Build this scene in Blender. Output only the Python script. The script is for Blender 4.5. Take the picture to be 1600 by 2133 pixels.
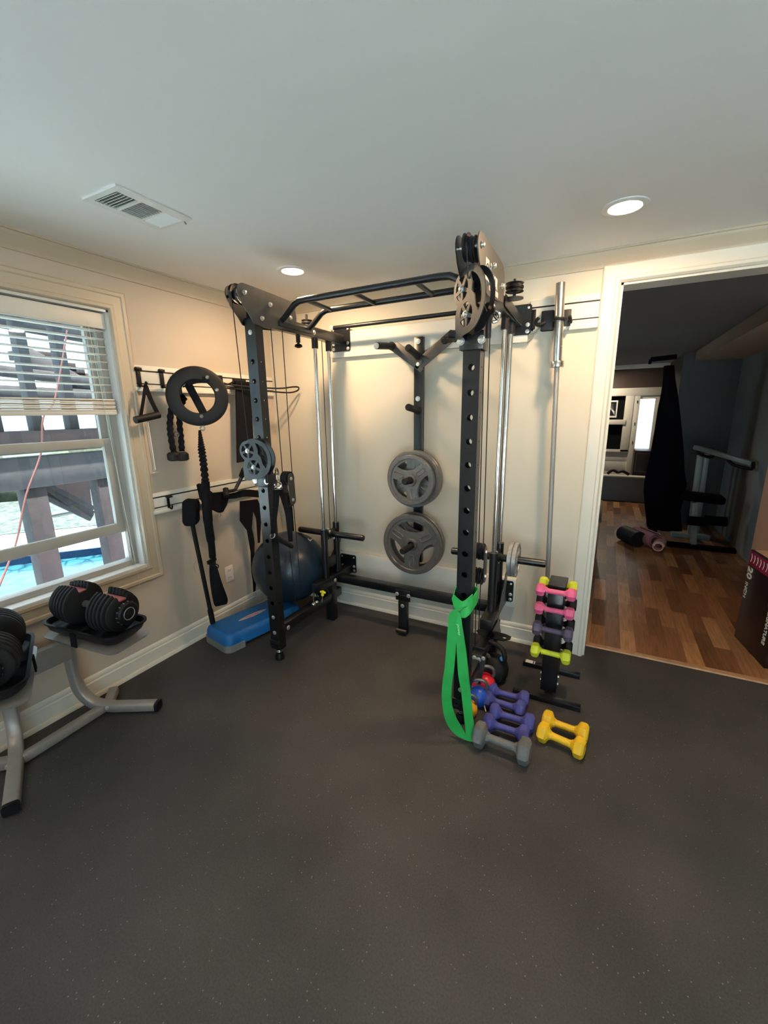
import bpy, bmesh, math, random
from mathutils import Vector, Matrix, Euler
random.seed(7)
for o in list(bpy.data.objects): bpy.data.objects.remove(o)
SC = bpy.context.scene
COL = SC.collection
V = Vector; PI = math.pi
def R(d): return math.radians(d)

# ------------------------------------------------------------------ camera
CAM = V((2.5256, -2.8456, 1.6035))
yaw, pitch, roll, FPX = -0.481, -0.2329, -0.0141, 877.04
fw = V((math.sin(yaw)*math.cos(pitch), math.cos(yaw)*math.cos(pitch), math.sin(pitch)))
r0 = V((math.cos(yaw), -math.sin(yaw), 0)); u0 = r0.cross(fw)
rt = r0*math.cos(roll) + u0*math.sin(roll); up = u0*math.cos(roll) - r0*math.sin(roll)
cam = bpy.data.cameras.new('camera'); co = bpy.data.objects.new('camera', cam); COL.objects.link(co)
m = Matrix.Identity(4)
for i in range(3):
    m[i][0] = rt[i]; m[i][1] = up[i]; m[i][2] = -fw[i]; m[i][3] = CAM[i]
co.matrix_world = m
cam.sensor_fit = 'HORIZONTAL'; cam.sensor_width = 36; cam.lens = 36*FPX/1600
cam.clip_start = 0.02; cam.clip_end = 200
SC.camera = co
# a measured point of the photograph laid onto a real plane of the room
def _ray(px, py): return fw + rt*((px-800)/FPX) - up*((py-1066.5)/FPX)
def atx(px, py, x): d = _ray(px, py); return CAM + d*((x-CAM.x)/d.x)
def aty(px, py, y): d = _ray(px, py); return CAM + d*((y-CAM.y)/d.y)
def atz(px, py, z): d = _ray(px, py); return CAM + d*((z-CAM.z)/d.z)

# ------------------------------------------------------------------ view, world, lights
SC.view_settings.view_transform = 'Standard'; SC.view_settings.look = 'None'
SC.view_settings.gamma = 1; SC.view_settings.use_curve_mapping = False
SC.view_settings.exposure = 0.45
try:
    SC.cycles.use_denoising = True
    SC.cycles.max_bounces = 10; SC.cycles.diffuse_bounces = 6
    SC.cycles.sample_clamp_indirect = 6.0
    SC.cycles.caustics_reflective = False; SC.cycles.caustics_refractive = False
except Exception: pass
W = bpy.data.worlds.new('sky'); SC.world = W; W.use_nodes = True
nt = W.node_tree; bg = nt.nodes['Background']
sky = nt.nodes.new('ShaderNodeTexSky'); sky.sky_type = 'HOSEK_WILKIE'; sky.turbidity = 6; sky.ground_albedo = 0.4
sky.sun_direction = V((-0.3, 0.5, 0.8)).normalized()
mx = nt.nodes.new('ShaderNodeMixRGB'); mx.inputs[0].default_value = 0.75; mx.inputs[2].default_value = (0.60, 0.85, 1.0, 1)
nt.links.new(sky.outputs[0], mx.inputs[1]); nt.links.new(mx.outputs[0], bg.inputs[0])
bg.inputs[1].default_value = 4.2
H = 2.44
LAMPS = [(2.508, -0.556), (0.757, -0.604), (0.9, -3.3), (3.0, -3.3)]  # those behind the camera are unseen, added for brightness
LAMP_W = [13, 16, 5, 5]
LAMP_COL = (1.0, 0.68, 0.38)
YF = -4.3                                              # inner face of the wall behind the camera
sun = bpy.data.lights.new('sun', 'SUN'); sun.energy = 42; sun.angle = R(1.0); sun.color = (1.0, 0.98, 0.93)
so_ = bpy.data.objects.new('sun', sun); COL.objects.link(so_); so_.rotation_euler = V((0.12, 0.10, 1.0)).to_track_quat('Z', 'Y').to_euler()

# ------------------------------------------------------------------ materials
def mat(name, col, rough=0.5, metal=0.0, var=0.0, vscale=8.0, bump=0.0, bscale=60.0, emit=None, es=0, coat=0, spec=None, sheen=0):
    M = bpy.data.materials.new(name); M.use_nodes = True; t = M.node_tree; b = t.nodes['Principled BSDF']
    b.inputs['Base Color'].default_value = (*col, 1); b.inputs['Roughness'].default_value = rough; b.inputs['Metallic'].default_value = metal
    if coat: b.inputs['Coat Weight'].default_value = coat
    if spec is not None: b.inputs['Specular IOR Level'].default_value = spec
    if sheen: b.inputs['Sheen Weight'].default_value = sheen
    if emit: b.inputs['Emission Color'].default_value = (*emit, 1); b.inputs['Emission Strength'].default_value = es
    tc = t.nodes.new('ShaderNodeTexCoord')
    if var:
        n = t.nodes.new('ShaderNodeTexNoise'); n.inputs['Scale'].default_value = vscale; n.inputs['Detail'].default_value = 4
        t.links.new(tc.outputs['Object'], n.inputs['Vector'])
        r = t.nodes.new('ShaderNodeValToRGB')
        r.color_ramp.elements[0].position = 0.3; r.color_ramp.elements[1].position = 0.7
        r.color_ramp.elements[0].color = (*[c*(1-var) for c in col], 1); r.color_ramp.elements[1].color = (*[min(1, c*(1+var)) for c in col], 1)
        t.links.new(n.outputs['Fac'], r.inputs[0]); t.links.new(r.outputs[0], b.inputs['Base Color'])
    if bump:
        n = t.nodes.new('ShaderNodeTexNoise'); n.inputs['Scale'].default_value = bscale; n.inputs['Detail'].default_value = 3
        t.links.new(tc.outputs['Object'], n.inputs['Vector'])
        bp = t.nodes.new('ShaderNodeBump'); bp.inputs['Strength'].default_value = bump; bp.inputs['Distance'].default_value = 0.002
        t.links.new(n.outputs['Fac'], bp.inputs['Height']); t.links.new(bp.outputs[0], b.inputs['Normal'])
    return M
M = {}
M['wall'] = mat('wall_paint', (0.53, 0.45, 0.365), 0.75, var=0.03, vscale=1.5, bump=0.15, bscale=90)
M['wall_b'] = mat('back_wall_panel', (0.64, 0.58, 0.475), 0.62, var=0.03, vscale=1.2, bump=0.1, bscale=70)
M['trim'] = mat('trim_paint', (0.51, 0.43, 0.325), 0.45, var=0.02, vscale=3)
M['trimw'] = mat('white_trim', (0.74, 0.70, 0.61), 0.4, var=0.02, vscale=3)
M['ceil'] = mat('ceiling_paint', (0.82, 0.82, 0.81), 0.8, var=0.02, vscale=1.2, bump=0.1, bscale=80)
M['board'] = mat('painted_board', (0.68, 0.66, 0.60), 0.5, var=0.03, vscale=6)
M['blk'] = mat('black_powder_coat', (0.005, 0.006, 0.008), 0.30, spec=0.6, var=0.15, vscale=30, bump=0.15, bscale=400)
M['blk2'] = mat('black_plastic', (0.006, 0.006, 0.008), 0.45, spec=0.3, var=0.1, vscale=40)
M['rub'] = mat('black_rubber', (0.007, 0.007, 0.008), 0.6, spec=0.3, var=0.2, vscale=30, bump=0.3, bscale=200)
M['fab'] = mat('black_webbing', (0.006, 0.006, 0.008), 0.9, spec=0.15, var=0.2, vscale=90, bump=0.5, bscale=500)
M['plate_blk'] = mat('sheen_plate_steel', (0.055, 0.052, 0.048), 0.42, metal=0.2, var=0.08, vscale=20)  # black plate lightened, reflected light put into its colour
M['chrome'] = mat('chrome', (0.72, 0.72, 0.70), 0.14, metal=1.0, var=0.05, vscale=15)
M['steel'] = mat('brushed_bar_steel', (0.50, 0.50, 0.48), 0.28, metal=1.0, var=0.1, vscale=120)
M['knurl'] = mat('knurled_steel', (0.42, 0.42, 0.41), 0.42, metal=1.0, var=0.25, vscale=500, bump=0.8, bscale=700)
M['zinc'] = mat('zinc_bolt', (0.75, 0.75, 0.72), 0.3, metal=0.8)
M['iron'] = mat('hammertone_iron', (0.17, 0.16, 0.15), 0.34, metal=0.55, var=0.12, vscale=60, bump=0.35, bscale=260)
M['iron2'] = mat('worn_grey_iron', (0.42, 0.42, 0.41), 0.4, metal=0.6, var=0.2, vscale=50, bump=0.3, bscale=200)
M['stand'] = mat('silver_stand_paint', (0.36, 0.345, 0.325), 0.38, metal=0.35, var=0.05, vscale=25)
M['green'] = mat('green_latex', (0.02, 0.36, 0.07), 0.5, var=0.12, vscale=14, bump=0.1, bscale=80)
M['greent'] = mat('pale_green_print', (0.35, 0.85, 0.45), 0.6)
M['blue'] = mat('blue_vinyl', (0.058, 0.062, 0.27), 0.55, var=0.1, vscale=30, bump=0.2, bscale=160)
M['grey'] = mat('grey_vinyl', (0.135, 0.135, 0.13), 0.6, var=0.1, vscale=30, bump=0.2, bscale=160)
M['yel'] = mat('yellow_vinyl', (0.80, 0.47, 0.012), 0.55, var=0.06, vscale=30, bump=0.15, bscale=160)
M['lime'] = mat('lime_vinyl', (0.60, 0.66, 0.03), 0.55, var=0.08, vscale=30)
M['pink'] = mat('pink_vinyl', (0.66, 0.10, 0.22), 0.55, var=0.08, vscale=30)
M['purp'] = mat('dusty_purple_vinyl', (0.085, 0.065, 0.115), 0.6, var=0.1, vscale=30)
M['red'] = mat('red_vinyl', (0.72, 0.015, 0.03), 0.3, var=0.08, vscale=30)
M['bluek'] = mat('bright_blue_vinyl', (0.015, 0.08, 0.45), 0.35, var=0.08, vscale=30)
M['orange'] = mat('orange_vinyl', (0.85, 0.38, 0.02), 0.4, var=0.08, vscale=30)
M['ball'] = mat('navy_ball_vinyl', (0.010, 0.024, 0.045), 0.33, var=0.12, vscale=4, bump=0.1, bscale=8)
M['step'] = mat('step_blue_plastic', (0.004, 0.115, 0.36), 0.45, var=0.06, vscale=20, bump=0.25, bscale=300)
M['stepg'] = mat('step_grey_plastic', (0.22, 0.22, 0.21), 0.6, var=0.06, vscale=20)
M['white'] = mat('white_print', (0.80, 0.80, 0.78), 0.5)
M['redp'] = mat('red_print', (0.60, 0.05, 0.06), 0.5)
M['pinkp'] = mat('pink_grey_label', (0.50, 0.42, 0.45), 0.5, var=0.1, vscale=40)
M['cyan'] = mat('blue_tape', (0.03, 0.25, 0.65), 0.4)
M['outlet'] = mat('outlet_plastic', (0.78, 0.72, 0.68), 0.35)
M['vent'] = mat('vent_enamel', (0.74, 0.75, 0.74), 0.4, var=0.03, vscale=10)
M['ventd'] = mat('vent_duct_dark', (0.16, 0.16, 0.15), 0.8, var=0.2, vscale=30)
M['vinylw'] = mat('window_vinyl', (0.70, 0.71, 0.70), 0.35, var=0.02, vscale=10)
M['sash'] = mat('backlit_sash_vinyl', (0.40, 0.385, 0.35), 0.4, var=0.02, vscale=10)  # darker copy of the window vinyl, backlit shade put into the colour
M['slat'] = mat('blind_slat', (0.70, 0.68, 0.63), 0.45, var=0.03, vscale=10)
M['deck'] = mat('stained_deck_wood', (0.022, 0.012, 0.014), 0.7, var=0.3, vscale=12, bump=0.4, bscale=40)
M['deck2'] = mat('weathered_deck_wood', (0.05, 0.043, 0.048), 0.75, var=0.2, vscale=14, bump=0.3, bscale=40)
M['fencew'] = mat('white_railing', (0.055, 0.06, 0.062), 0.5)
M['bounce_ground'] = mat('pale_bounce_ground', (0.76, 0.77, 0.77), 0.8, var=0.05, vscale=3)  # kept bright to bounce sunlight indoors
M['conc'] = mat('pool_deck_concrete', (0.31, 0.36, 0.385), 0.85, var=0.15, vscale=2.5, bump=0.3, bscale=30)
M['tile'] = mat('pool_tile', (0.002, 0.018, 0.06), 0.2, var=0.3, vscale=25)
M['cord'] = mat('salmon_cord', (0.13, 0.045, 0.042), 0.6)
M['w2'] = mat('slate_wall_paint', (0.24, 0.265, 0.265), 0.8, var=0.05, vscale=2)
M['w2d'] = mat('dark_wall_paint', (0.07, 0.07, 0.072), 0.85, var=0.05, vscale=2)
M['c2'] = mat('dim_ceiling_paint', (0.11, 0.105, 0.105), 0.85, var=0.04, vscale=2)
M['peach'] = mat('lamplit_wall_paint', (0.82, 0.50, 0.33), 0.7, var=0.03, vscale=2)  # warm lamp light through the doorway put into the wall colour
M['brownp'] = mat('brown_header_paint', (0.07, 0.045, 0.035), 0.7, var=0.1, vscale=3)
M['cover'] = mat('black_cover_cloth', (0.003, 0.003, 0.005), 0.95, spec=0.05, var=0.3, vscale=3, bump=0.6, bscale=6)
M['matp'] = mat('mauve_mat_foam', (0.33, 0.13, 0.15), 0.8, var=0.05, vscale=20)
M['matc'] = mat('peach_mat_foam', (0.66, 0.42, 0.34), 0.8, var=0.05, vscale=20)
M['cabin'] = mat('dark_cabinet_wood', (0.03, 0.015, 0.012), 0.45, var=0.3, vscale=10)
M['boxk'] = mat('black_printed_carton', (0.012, 0.006, 0.008), 0.35, var=0.1, vscale=5)
M['boxr'] = mat('crimson_printed_band', (0.26, 0.012, 0.05), 0.35)
M['boxy'] = mat('yellow_printed_panel', (0.85, 0.72, 0.02), 0.4)
M['kraft'] = mat('kraft_cardboard', (0.50, 0.33, 0.20), 0.8, var=0.12, vscale=30)
M['steelw'] = mat('pale_machine_paint', (0.24, 0.29, 0.28), 0.4)
M['bar_light'] = mat('foliage_pale', (0.030, 0.034, 0.018), 0.9, var=0.5, vscale=14, bump=0.5, bscale=8)
M['lampglass'] = mat('lit_lamp_lens', (1, 1, 1), 0.4, emit=(1.0, 0.86, 0.66), es=14)
M['daylite'] = None
def glass(name, tint=(0.93, 0.98, 0.98)):
    G = bpy.data.materials.new(name); G.use_nodes = True; t = G.node_tree
    for n in list(t.nodes): t.nodes.remove(n)
    o = t.nodes.new('ShaderNodeOutputMaterial'); a = t.nodes.new('ShaderNodeBsdfTransparent'); g = t.nodes.new('ShaderNodeBsdfGlossy')
    mxs = t.nodes.new('ShaderNodeMixShader'); lw = t.nodes.new('ShaderNodeLayerWeight'); lw.inputs['Blend'].default_value = 0.5
    pw = t.nodes.new('ShaderNodeMath'); pw.operation = 'POWER'; pw.inputs[1].default_value = 5
    ad = t.nodes.new('ShaderNodeMath'); ad.operation = 'MULTIPLY_ADD'; ad.inputs[1].default_value = 0.85; ad.inputs[2].default_value = 0.03
    a.inputs[0].default_value = (*tint, 1); g.inputs['Roughness'].default_value = 0.02
    t.links.new(lw.outputs['Facing'], pw.inputs[0]); t.links.new(pw.outputs[0], ad.inputs[0]); t.links.new(ad.outputs[0], mxs.inputs[0])
    t.links.new(a.outputs[0], mxs.inputs[1]); t.links.new(g.outputs[0], mxs.inputs[2]); t.links.new(mxs.outputs[0], o.inputs[0])
    return G
M['glass'] = glass('window_glass')

def rubber_floor():
    m_ = bpy.data.materials.new('speckled_rubber_floor'); m_.use_nodes = True; t = m_.node_tree; b = t.nodes['Principled BSDF']
    tc = t.nodes.new('ShaderNodeTexCoord'); L = t.links.new
    big = t.nodes.new('ShaderNodeTexNoise'); big.inputs['Scale'].default_value = 1.7; big.inputs['Detail'].default_value = 6; L(tc.outputs['Object'], big.inputs['Vector'])
    r1 = t.nodes.new('ShaderNodeValToRGB'); r1.color_ramp.elements[0].color = (0.028, 0.027, 0.028, 1); r1.color_ramp.elements[1].color = (0.058, 0.054, 0.053, 1)
    r1.color_ramp.elements[0].position = .3; r1.color_ramp.elements[1].position = .7
    L(big.outputs['Fac'], r1.inputs[0])
    v = t.nodes.new('ShaderNodeTexVoronoi'); v.inputs['Scale'].default_value = 75; L(tc.outputs['Object'], v.inputs['Vector'])
    lt = t.nodes.new('ShaderNodeMath'); lt.operation = 'LESS_THAN'; lt.inputs[1].default_value = 0.15; L(v.outputs['Distance'], lt.inputs[0])
    sel = t.nodes.new('ShaderNodeSeparateColor'); L(v.outputs['Color'], sel.inputs[0])
    gt = t.nodes.new('ShaderNodeMath'); gt.operation = 'GREATER_THAN'; gt.inputs[1].default_value = 0.80; L(sel.outputs[0], gt.inputs[0])
    mu = t.nodes.new('ShaderNodeMath'); mu.operation = 'MULTIPLY'; L(lt.outputs[0], mu.inputs[0]); L(gt.outputs[0], mu.inputs[1])
    mix = t.nodes.new('ShaderNodeMixRGB'); mix.inputs[2].default_value = (0.17, 0.16, 0.145, 1); L(mu.outputs[0], mix.inputs[0]); L(r1.outputs[0], mix.inputs[1])
    n2 = t.nodes.new('ShaderNodeTexNoise'); n2.inputs['Scale'].default_value = 160; n2.inputs['Detail'].default_value = 4; L(tc.outputs['Object'], n2.inputs['Vector'])
    ov = t.nodes.new('ShaderNodeMixRGB'); ov.blend_type = 'OVERLAY'; ov.inputs[0].default_value = 0.55; L(mix.outputs[0], ov.inputs[1]); L(n2.outputs['Fac'], ov.inputs[2])
    L(ov.outputs[0], b.inputs['Base Color'])
    bp = t.nodes.new('ShaderNodeBump'); bp.inputs['Strength'].default_value = 0.35; bp.inputs['Distance'].default_value = 0.002
    L(n2.outputs['Fac'], bp.inputs['Height']); L(bp.outputs[0], b.inputs['Normal'])
    b.inputs['Roughness'].default_value = 0.62; b.inputs['Specular IOR Level'].default_value = 0.45
    return m_
M['floor'] = rubber_floor()
def wood_floor():
    m_ = bpy.data.materials.new('plank_wood_floor'); m_.use_nodes = True; t = m_.node_tree; b = t.nodes['Principled BSDF']; L = t.links.new
    tc = t.nodes.new('ShaderNodeTexCoord')
    mp = t.nodes.new('ShaderNodeMapping'); mp.inputs['Rotation'].default_value = (0, 0, R(90)); L(tc.outputs['Object'], mp.inputs[0])
    br = t.nodes.new('ShaderNodeTexBrick'); br.inputs['Scale'].default_value = 1.0
    br.inputs['Brick Width'].default_value = 0.50; br.inputs['Row Height'].default_value = 0.095; br.inputs['Mortar Size'].default_value = 0.0012; br.offset = 0.37
    br.inputs['Color1'].default_value = (0, 0, 0, 1); br.inputs['Color2'].default_value = (1, 1, 1, 1); br.inputs['Mortar'].default_value = (0.2, 0.2, 0.2, 1)
    L(mp.outputs[0], br.inputs['Vector'])
    r = t.nodes.new('ShaderNodeValToRGB'); e = r.color_ramp.elements
    e[0].color = (0.11, 0.042, 0.016, 1); e[1].color = (0.46, 0.235, 0.10, 1); k = e.new(0.5); k.color = (0.26, 0.115, 0.045, 1)
    L(br.outputs['Color'], r.inputs[0])
    mp2 = t.nodes.new('ShaderNodeMapping'); mp2.inputs['Scale'].default_value = (30, 2.5, 1); L(tc.outputs['Object'], mp2.inputs[0])
    n = t.nodes.new('ShaderNodeTexNoise'); n.inputs['Scale'].default_value = 2.2; n.inputs['Detail'].default_value = 6; L(mp2.outputs[0], n.inputs['Vector'])
    ov = t.nodes.new('ShaderNodeMixRGB'); ov.blend_type = 'OVERLAY'; ov.inputs[0].default_value = 0.7; L(r.outputs[0], ov.inputs[1]); L(n.outputs['Fac'], ov.inputs[2])
    L(ov.outputs[0], b.inputs['Base Color']); b.inputs['Roughness'].default_value = 0.38
    return m_
M['wood'] = wood_floor()
def water():
    m_ = bpy.data.materials.new('pool_water'); m_.use_nodes = True; t = m_.node_tree; b = t.nodes['Principled BSDF']; L = t.links.new
    tc = t.nodes.new('ShaderNodeTexCoord'); mp = t.nodes.new('ShaderNodeMapping'); mp.inputs['Scale'].default_value = (1, 1, 1); L(tc.outputs['Object'], mp.inputs[0])
    n = t.nodes.new('ShaderNodeTexNoise'); n.inputs['Scale'].default_value = 2; L(mp.outputs[0], n.inputs['Vector'])
    mm = t.nodes.new('ShaderNodeMixRGB'); mm.inputs[0].default_value = 0.25; L(mp.outputs[0], mm.inputs[1]); L(n.outputs['Color'], mm.inputs[2])
    v = t.nodes.new('ShaderNodeTexVoronoi'); v.feature = 'DISTANCE_TO_EDGE'; v.inputs['Scale'].default_value = 6; L(mm.outputs[0], v.inputs['Vector'])
    r = t.nodes.new('ShaderNodeValToRGB'); e = r.color_ramp.elements; e[0].color = (0.0016, 0.014, 0.025, 1); e[1].color = (0.010, 0.050, 0.064, 1); e[0].position = 0.0; e[1].position = 0.13
    L(v.outputs['Distance'], r.inputs[0]); L(r.outputs[0], b.inputs['Base Color']); b.inputs['Roughness'].default_value = 0.25
    return m_
M['water'] = water()
def lawn():
    m_ = bpy.data.materials.new('pale_scrub_lawn'); m_.use_nodes = True; t = m_.node_tree; b = t.nodes['Principled BSDF']; L = t.links.new
    tc = t.nodes.new('ShaderNodeTexCoord'); n = t.nodes.new('ShaderNodeTexNoise'); n.inputs['Scale'].default_value = 9; n.inputs['Detail'].default_value = 8; n.inputs['Roughness'].default_value = 0.8
    L(tc.outputs['Object'], n.inputs['Vector']); r = t.nodes.new('ShaderNodeValToRGB'); e = r.color_ramp.elements
    e[0].position = 0.42; e[0].color = (0.006, 0.011, 0.009, 1); e[1].position = 0.58; e[1].color = (0.042, 0.052, 0.046, 1)
    L(n.outputs['Fac'], r.inputs[0]); L(r.outputs[0], b.inputs['Base Color']); b.inputs['Roughness'].default_value = 0.9
    return m_
M['lawn'] = lawn()

# ------------------------------------------------------------------ mesh helpers
def basis(n):
    n = V(n).normalized(); a = V((0, 0, 1)) if abs(n.z) < 0.9 else V((1, 0, 0))
    u = a.cross(n).normalized(); return u, n.cross(u)
class MB:
    def __init__(s): s.bm = bmesh.new()
    def _merge(s, b2):
        me = bpy.data.meshes.new('t'); b2.to_mesh(me); b2.free(); s.bm.from_mesh(me); bpy.data.meshes.remove(me)
    def box(s, c, size, rot=None, bev=0):
        b = bmesh.new(); bmesh.ops.create_cube(b, size=1)
        bmesh.ops.scale(b, vec=V(size), verts=b.verts)
        if bev: bmesh.ops.bevel(b, geom=b.edges[:], offset=bev, segments=2, affect='EDGES', profile=0.5)
        if rot is not None:
            rm = rot if isinstance(rot, Matrix) else Euler(rot).to_matrix()
            bmesh.ops.rotate(b, cent=(0, 0, 0), matrix=rm.to_3x3(), verts=b.verts)
        bmesh.ops.translate(b, vec=V(c), verts=b.verts); s._merge(b); return s
    def bx(s, x0, x1, y0, y1, z0, z1, bev=0):
        return s.box(((x0+x1)/2, (y0+y1)/2, (z0+z1)/2), (abs(x1-x0), abs(y1-y0), abs(z1-z0)), None, bev)
    def beam(s, p0, p1, w, h, bev=0.003, upv=(0, 0, 1)):
        p0 = V(p0); p1 = V(p1); d = (p1-p0); l = d.length; d.normalize(); u = V(upv)
        sd = d.cross(u).normalized(); u2 = sd.cross(d)
        rm = Matrix((sd, d, u2)).transposed()
        return s.box((p0+p1)/2, (w, l, h), rm, bev)
    def rod(s, p0, p1, r, seg=16, r2=None):
        p0 = V(p0); p1 = V(p1); r2 = r if r2 is None else r2
        return s.lathe([(0, 0), (r, 0), (r2, (p1-p0).length), (0, (p1-p0).length)], p0, p1-p0, seg)
    def lathe(s, prof, o, ax, seg=24, phase=0):
        o = V(o); n = V(ax).normalized(); u, v = basis(n); bm = s.bm; rings = []
        for (r, h) in prof:
            if r < 1e-6: rings.append([bm.verts.new(o+n*h)])
            else: rings.append([bm.verts.new(o+n*h+(u*math.cos(phase+2*PI*k/seg)+v*math.sin(phase+2*PI*k/seg))*r) for k in range(seg)])
        for a, b in zip(rings, rings[1:]):
            if len(a) == 1 and len(b) == 1: continue
            for k in range(seg):
                k2 = (k+1) % seg
                if len(a) == 1: bm.faces.new((a[0], b[k2], b[k]))
                elif len(b) == 1: bm.faces.new((a[k], a[k2], b[0]))
                else: bm.faces.new((a[k], a[k2], b[k2], b[k]))
        return s
    def tube(s, pts, r, seg=10, closed=False, smooth=0):
        pts = [V(p) for p in pts]
        if smooth: pts = cat(pts, smooth, closed)
        n = len(pts); rr = r if isinstance(r, (list, tuple)) else [r]*n
        if isinstance(r, (list, tuple)) and len(r) != n:
            rr = [r[min(len(r)-1, int(i*len(r)/n))] for i in range(n)]
        bm = s.bm; rings = []; pu = None
        for i, p in enumerate(pts):
            a = pts[(i-1) % n] if (closed or i > 0) else p; b = pts[(i+1) % n] if (closed or i < n-1) else p
            d = (b-a).normalized()
            if pu is None: u, v = basis(d)
            else:
                u = (pu - d*pu.dot(d)).normalized(); v = d.cross(u)
            pu = u
            rings.append([bm.verts.new(p+(u*math.cos(2*PI*k/seg)+v*math.sin(2*PI*k/seg))*rr[i]) for k in range(seg)])
        rng = range(n) if closed else range(n-1)
        for i in rng:
            a = rings[i]; b = rings[(i+1) % n]
            for k in range(seg):
                k2 = (k+1) % seg; bm.faces.new((a[k], a[k2], b[k2], b[k]))
        if not closed:
            bm.faces.new(rings[0][::-1]); bm.faces.new(rings[-1])
        return s
    def strap(s, pts, ws, t, nrm=None, smooth=0):
        # flat band: centre points, half-width vectors, thickness
        pts = [V(p) for p in pts]; ws = [V(w) for w in ws]
        if smooth: pts = cat(pts, smooth); ws = cat(ws, smooth)
        bm = s.bm; rings = []
        for i, p in enumerate(pts):
            a = pts[max(0, i-1)]; b = pts[min(len(pts)-1, i+1)]; d = (b-a).normalized(); w = ws[i]
            n = d.cross(w).normalized()*(t/2)
            rings.append([bm.verts.new(q) for q in (p-w-n, p+w-n, p+w+n, p-w+n)])
        for a, b in zip(rings, rings[1:]):
            for k in range(4):
                k2 = (k+1) % 4; bm.faces.new((a[k], a[k2], b[k2], b[k]))
        bm.faces.new(rings[0][::-1]); bm.faces.new(rings[-1]); return s
    def prism(s, outer, holes, o, u, v, t):
        # flat plate with holes, in the plane (o,u,v), thickness t centred
        o = V(o); u = V(u).normalized(); v = V(v).normalized(); n = u.cross(v).normalized()
        b = bmesh.new(); ed = []
        for loop in [outer]+list(holes):
            vs = [b.verts.new(o+u*p[0]+v*p[1]-n*t/2) for p in loop]
            for i in range(len(vs)): ed.append(b.edges.new((vs[i], vs[(i+1) % len(vs)])))
        bmesh.ops.triangle_fill(b, use_beauty=True, edges=ed)
        r = bmesh.ops.extrude_face_region(b, geom=b.faces[:])
        bmesh.ops.translate(b, vec=n*t, verts=[g for g in r['geom'] if isinstance(g, bmesh.types.BMVert)])
        bmesh.ops.recalc_face_normals(b, faces=b.faces[:]); s._merge(b); return s
    def frame(s, x0, x1, z0, z1, prof, at, sides=4):
        # mitred moulding round an opening: prof = (distance outward, height off the wall), at(u, z, h) gives the room point
        bm = s.bm; rings = []
        if sides == 4: cs = [(x0, z0, -1, -1), (x1, z0, 1, -1), (x1, z1, 1, 1), (x0, z1, -1, 1)]
        else: cs = [(x0, z0, -1, 0), (x0, z1, -1, 1), (x1, z1, 1, 1), (x1, z0, 1, 0)]
        for (cx, cz, sx_, sz) in cs: rings.append([bm.verts.new(at(cx+sx_*p[0], cz+sz*p[0], p[1])) for p in prof])
        n = len(prof); k = len(rings)
        for i in range(k if sides == 4 else k-1):
            a, b = rings[i], rings[(i+1) % k]
            for j in range(n): bm.faces.new((a[j], a[(j+1) % n], b[(j+1) % n], b[j]))
        if sides != 4: bm.faces.new(rings[0]); bm.faces.new(rings[-1][::-1])
        return s
    def ball(s, c, r, sc=(1, 1, 1), seg=24, rings=14):
        b = bmesh.new(); bmesh.ops.create_uvsphere(b, u_segments=seg, v_segments=rings, radius=r)
        bmesh.ops.scale(b, vec=V(sc), verts=b.verts); bmesh.ops.translate(b, vec=V(c), verts=b.verts); s._merge(b); return s
    def torus(s, c, ax, R_, r, seg=32, k=10):
        u, v = basis(ax); c = V(c)
        return s.tube([c+(u*math.cos(2*PI*i/seg)+v*math.sin(2*PI*i/seg))*R_ for i in range(seg)], r, k, closed=True)
    def bolt(s, c, ax, r=0.011, h=0.007):
        return s.lathe([(0, 0), (r*1.25, 0), (r*1.25, h*.3), (r, h*.35), (r*.9, h*.85), (r*.5, h), (0, h)], c, ax, 12)
    def build(s, name, material, parent=None, flat=False):
        bm = s.bm; bmesh.ops.recalc_face_normals(bm, faces=bm.faces[:])
        me = bpy.data.meshes.new(name); bm.to_mesh(me); bm.free(); me.materials.append(M[material] if isinstance(material, str) else material)
        if not flat:
            me.shade_smooth(); me.set_sharp_from_angle(angle=R(34))
        o = bpy.data.objects.new(name, me); COL.objects.link(o)
        if parent is not None:
            o.parent = parent
        return o
class Bolts:
    # several bolts, each of them an object of its own
    def __init__(s): s.l = []
    def bolt(s, *a, **k): s.l.append((a, k)); return s
    def build(s, name, material, parent=None):
        for a, k in s.l: o = MB().bolt(*a, **k).build(name, material, parent)
        return o
def cat(P, n, closed=False):
    out = []; N = len(P)
    rng = range(N) if closed else range(N-1)
    for i in rng:
        if closed: p0, p1, p2, p3 = P[(i-1) % N], P[i], P[(i+1) % N], P[(i+2) % N]
        else: p0, p1, p2, p3 = P[max(0, i-1)], P[i], P[i+1], P[min(N-1, i+2)]
        for k in range(n):
            t = k/n
            out.append(0.5*((2*p1)+(p2-p0)*t+(2*p0-5*p1+4*p2-p3)*t*t+(3*p1-p0-3*p2+p3)*t*t*t))
    if not closed: out.append(P[-1])
    return out
def circ(cx, cy, r, n=20, a0=0, a1=2*PI, end=False):
    k = n+1 if end else n
    return [(cx+r*math.cos(a0+(a1-a0)*i/n), cy+r*math.sin(a0+(a1-a0)*i/n)) for i in range(k)]
def tag(o, label=None, cat_=None, group=None, kind=None):
    if label: o['label'] = label
    if cat_: o['category'] = cat_
    if group: o['group'] = group
    if kind: o['kind'] = kind
    return o
def thing(name, label, cat_, loc=(0, 0, 0), rz=0, group=None, rot=None):
    # children are modelled in the thing's own frame; for loc given with world=True coordinates use local()
    o = bpy.data.objects.new(name, None); o.empty_display_size = 0.05; COL.objects.link(o)
    o.location = loc; o.rotation_euler = rot if rot else (0, 0, rz)
    return tag(o, label, cat_, group)
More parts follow.
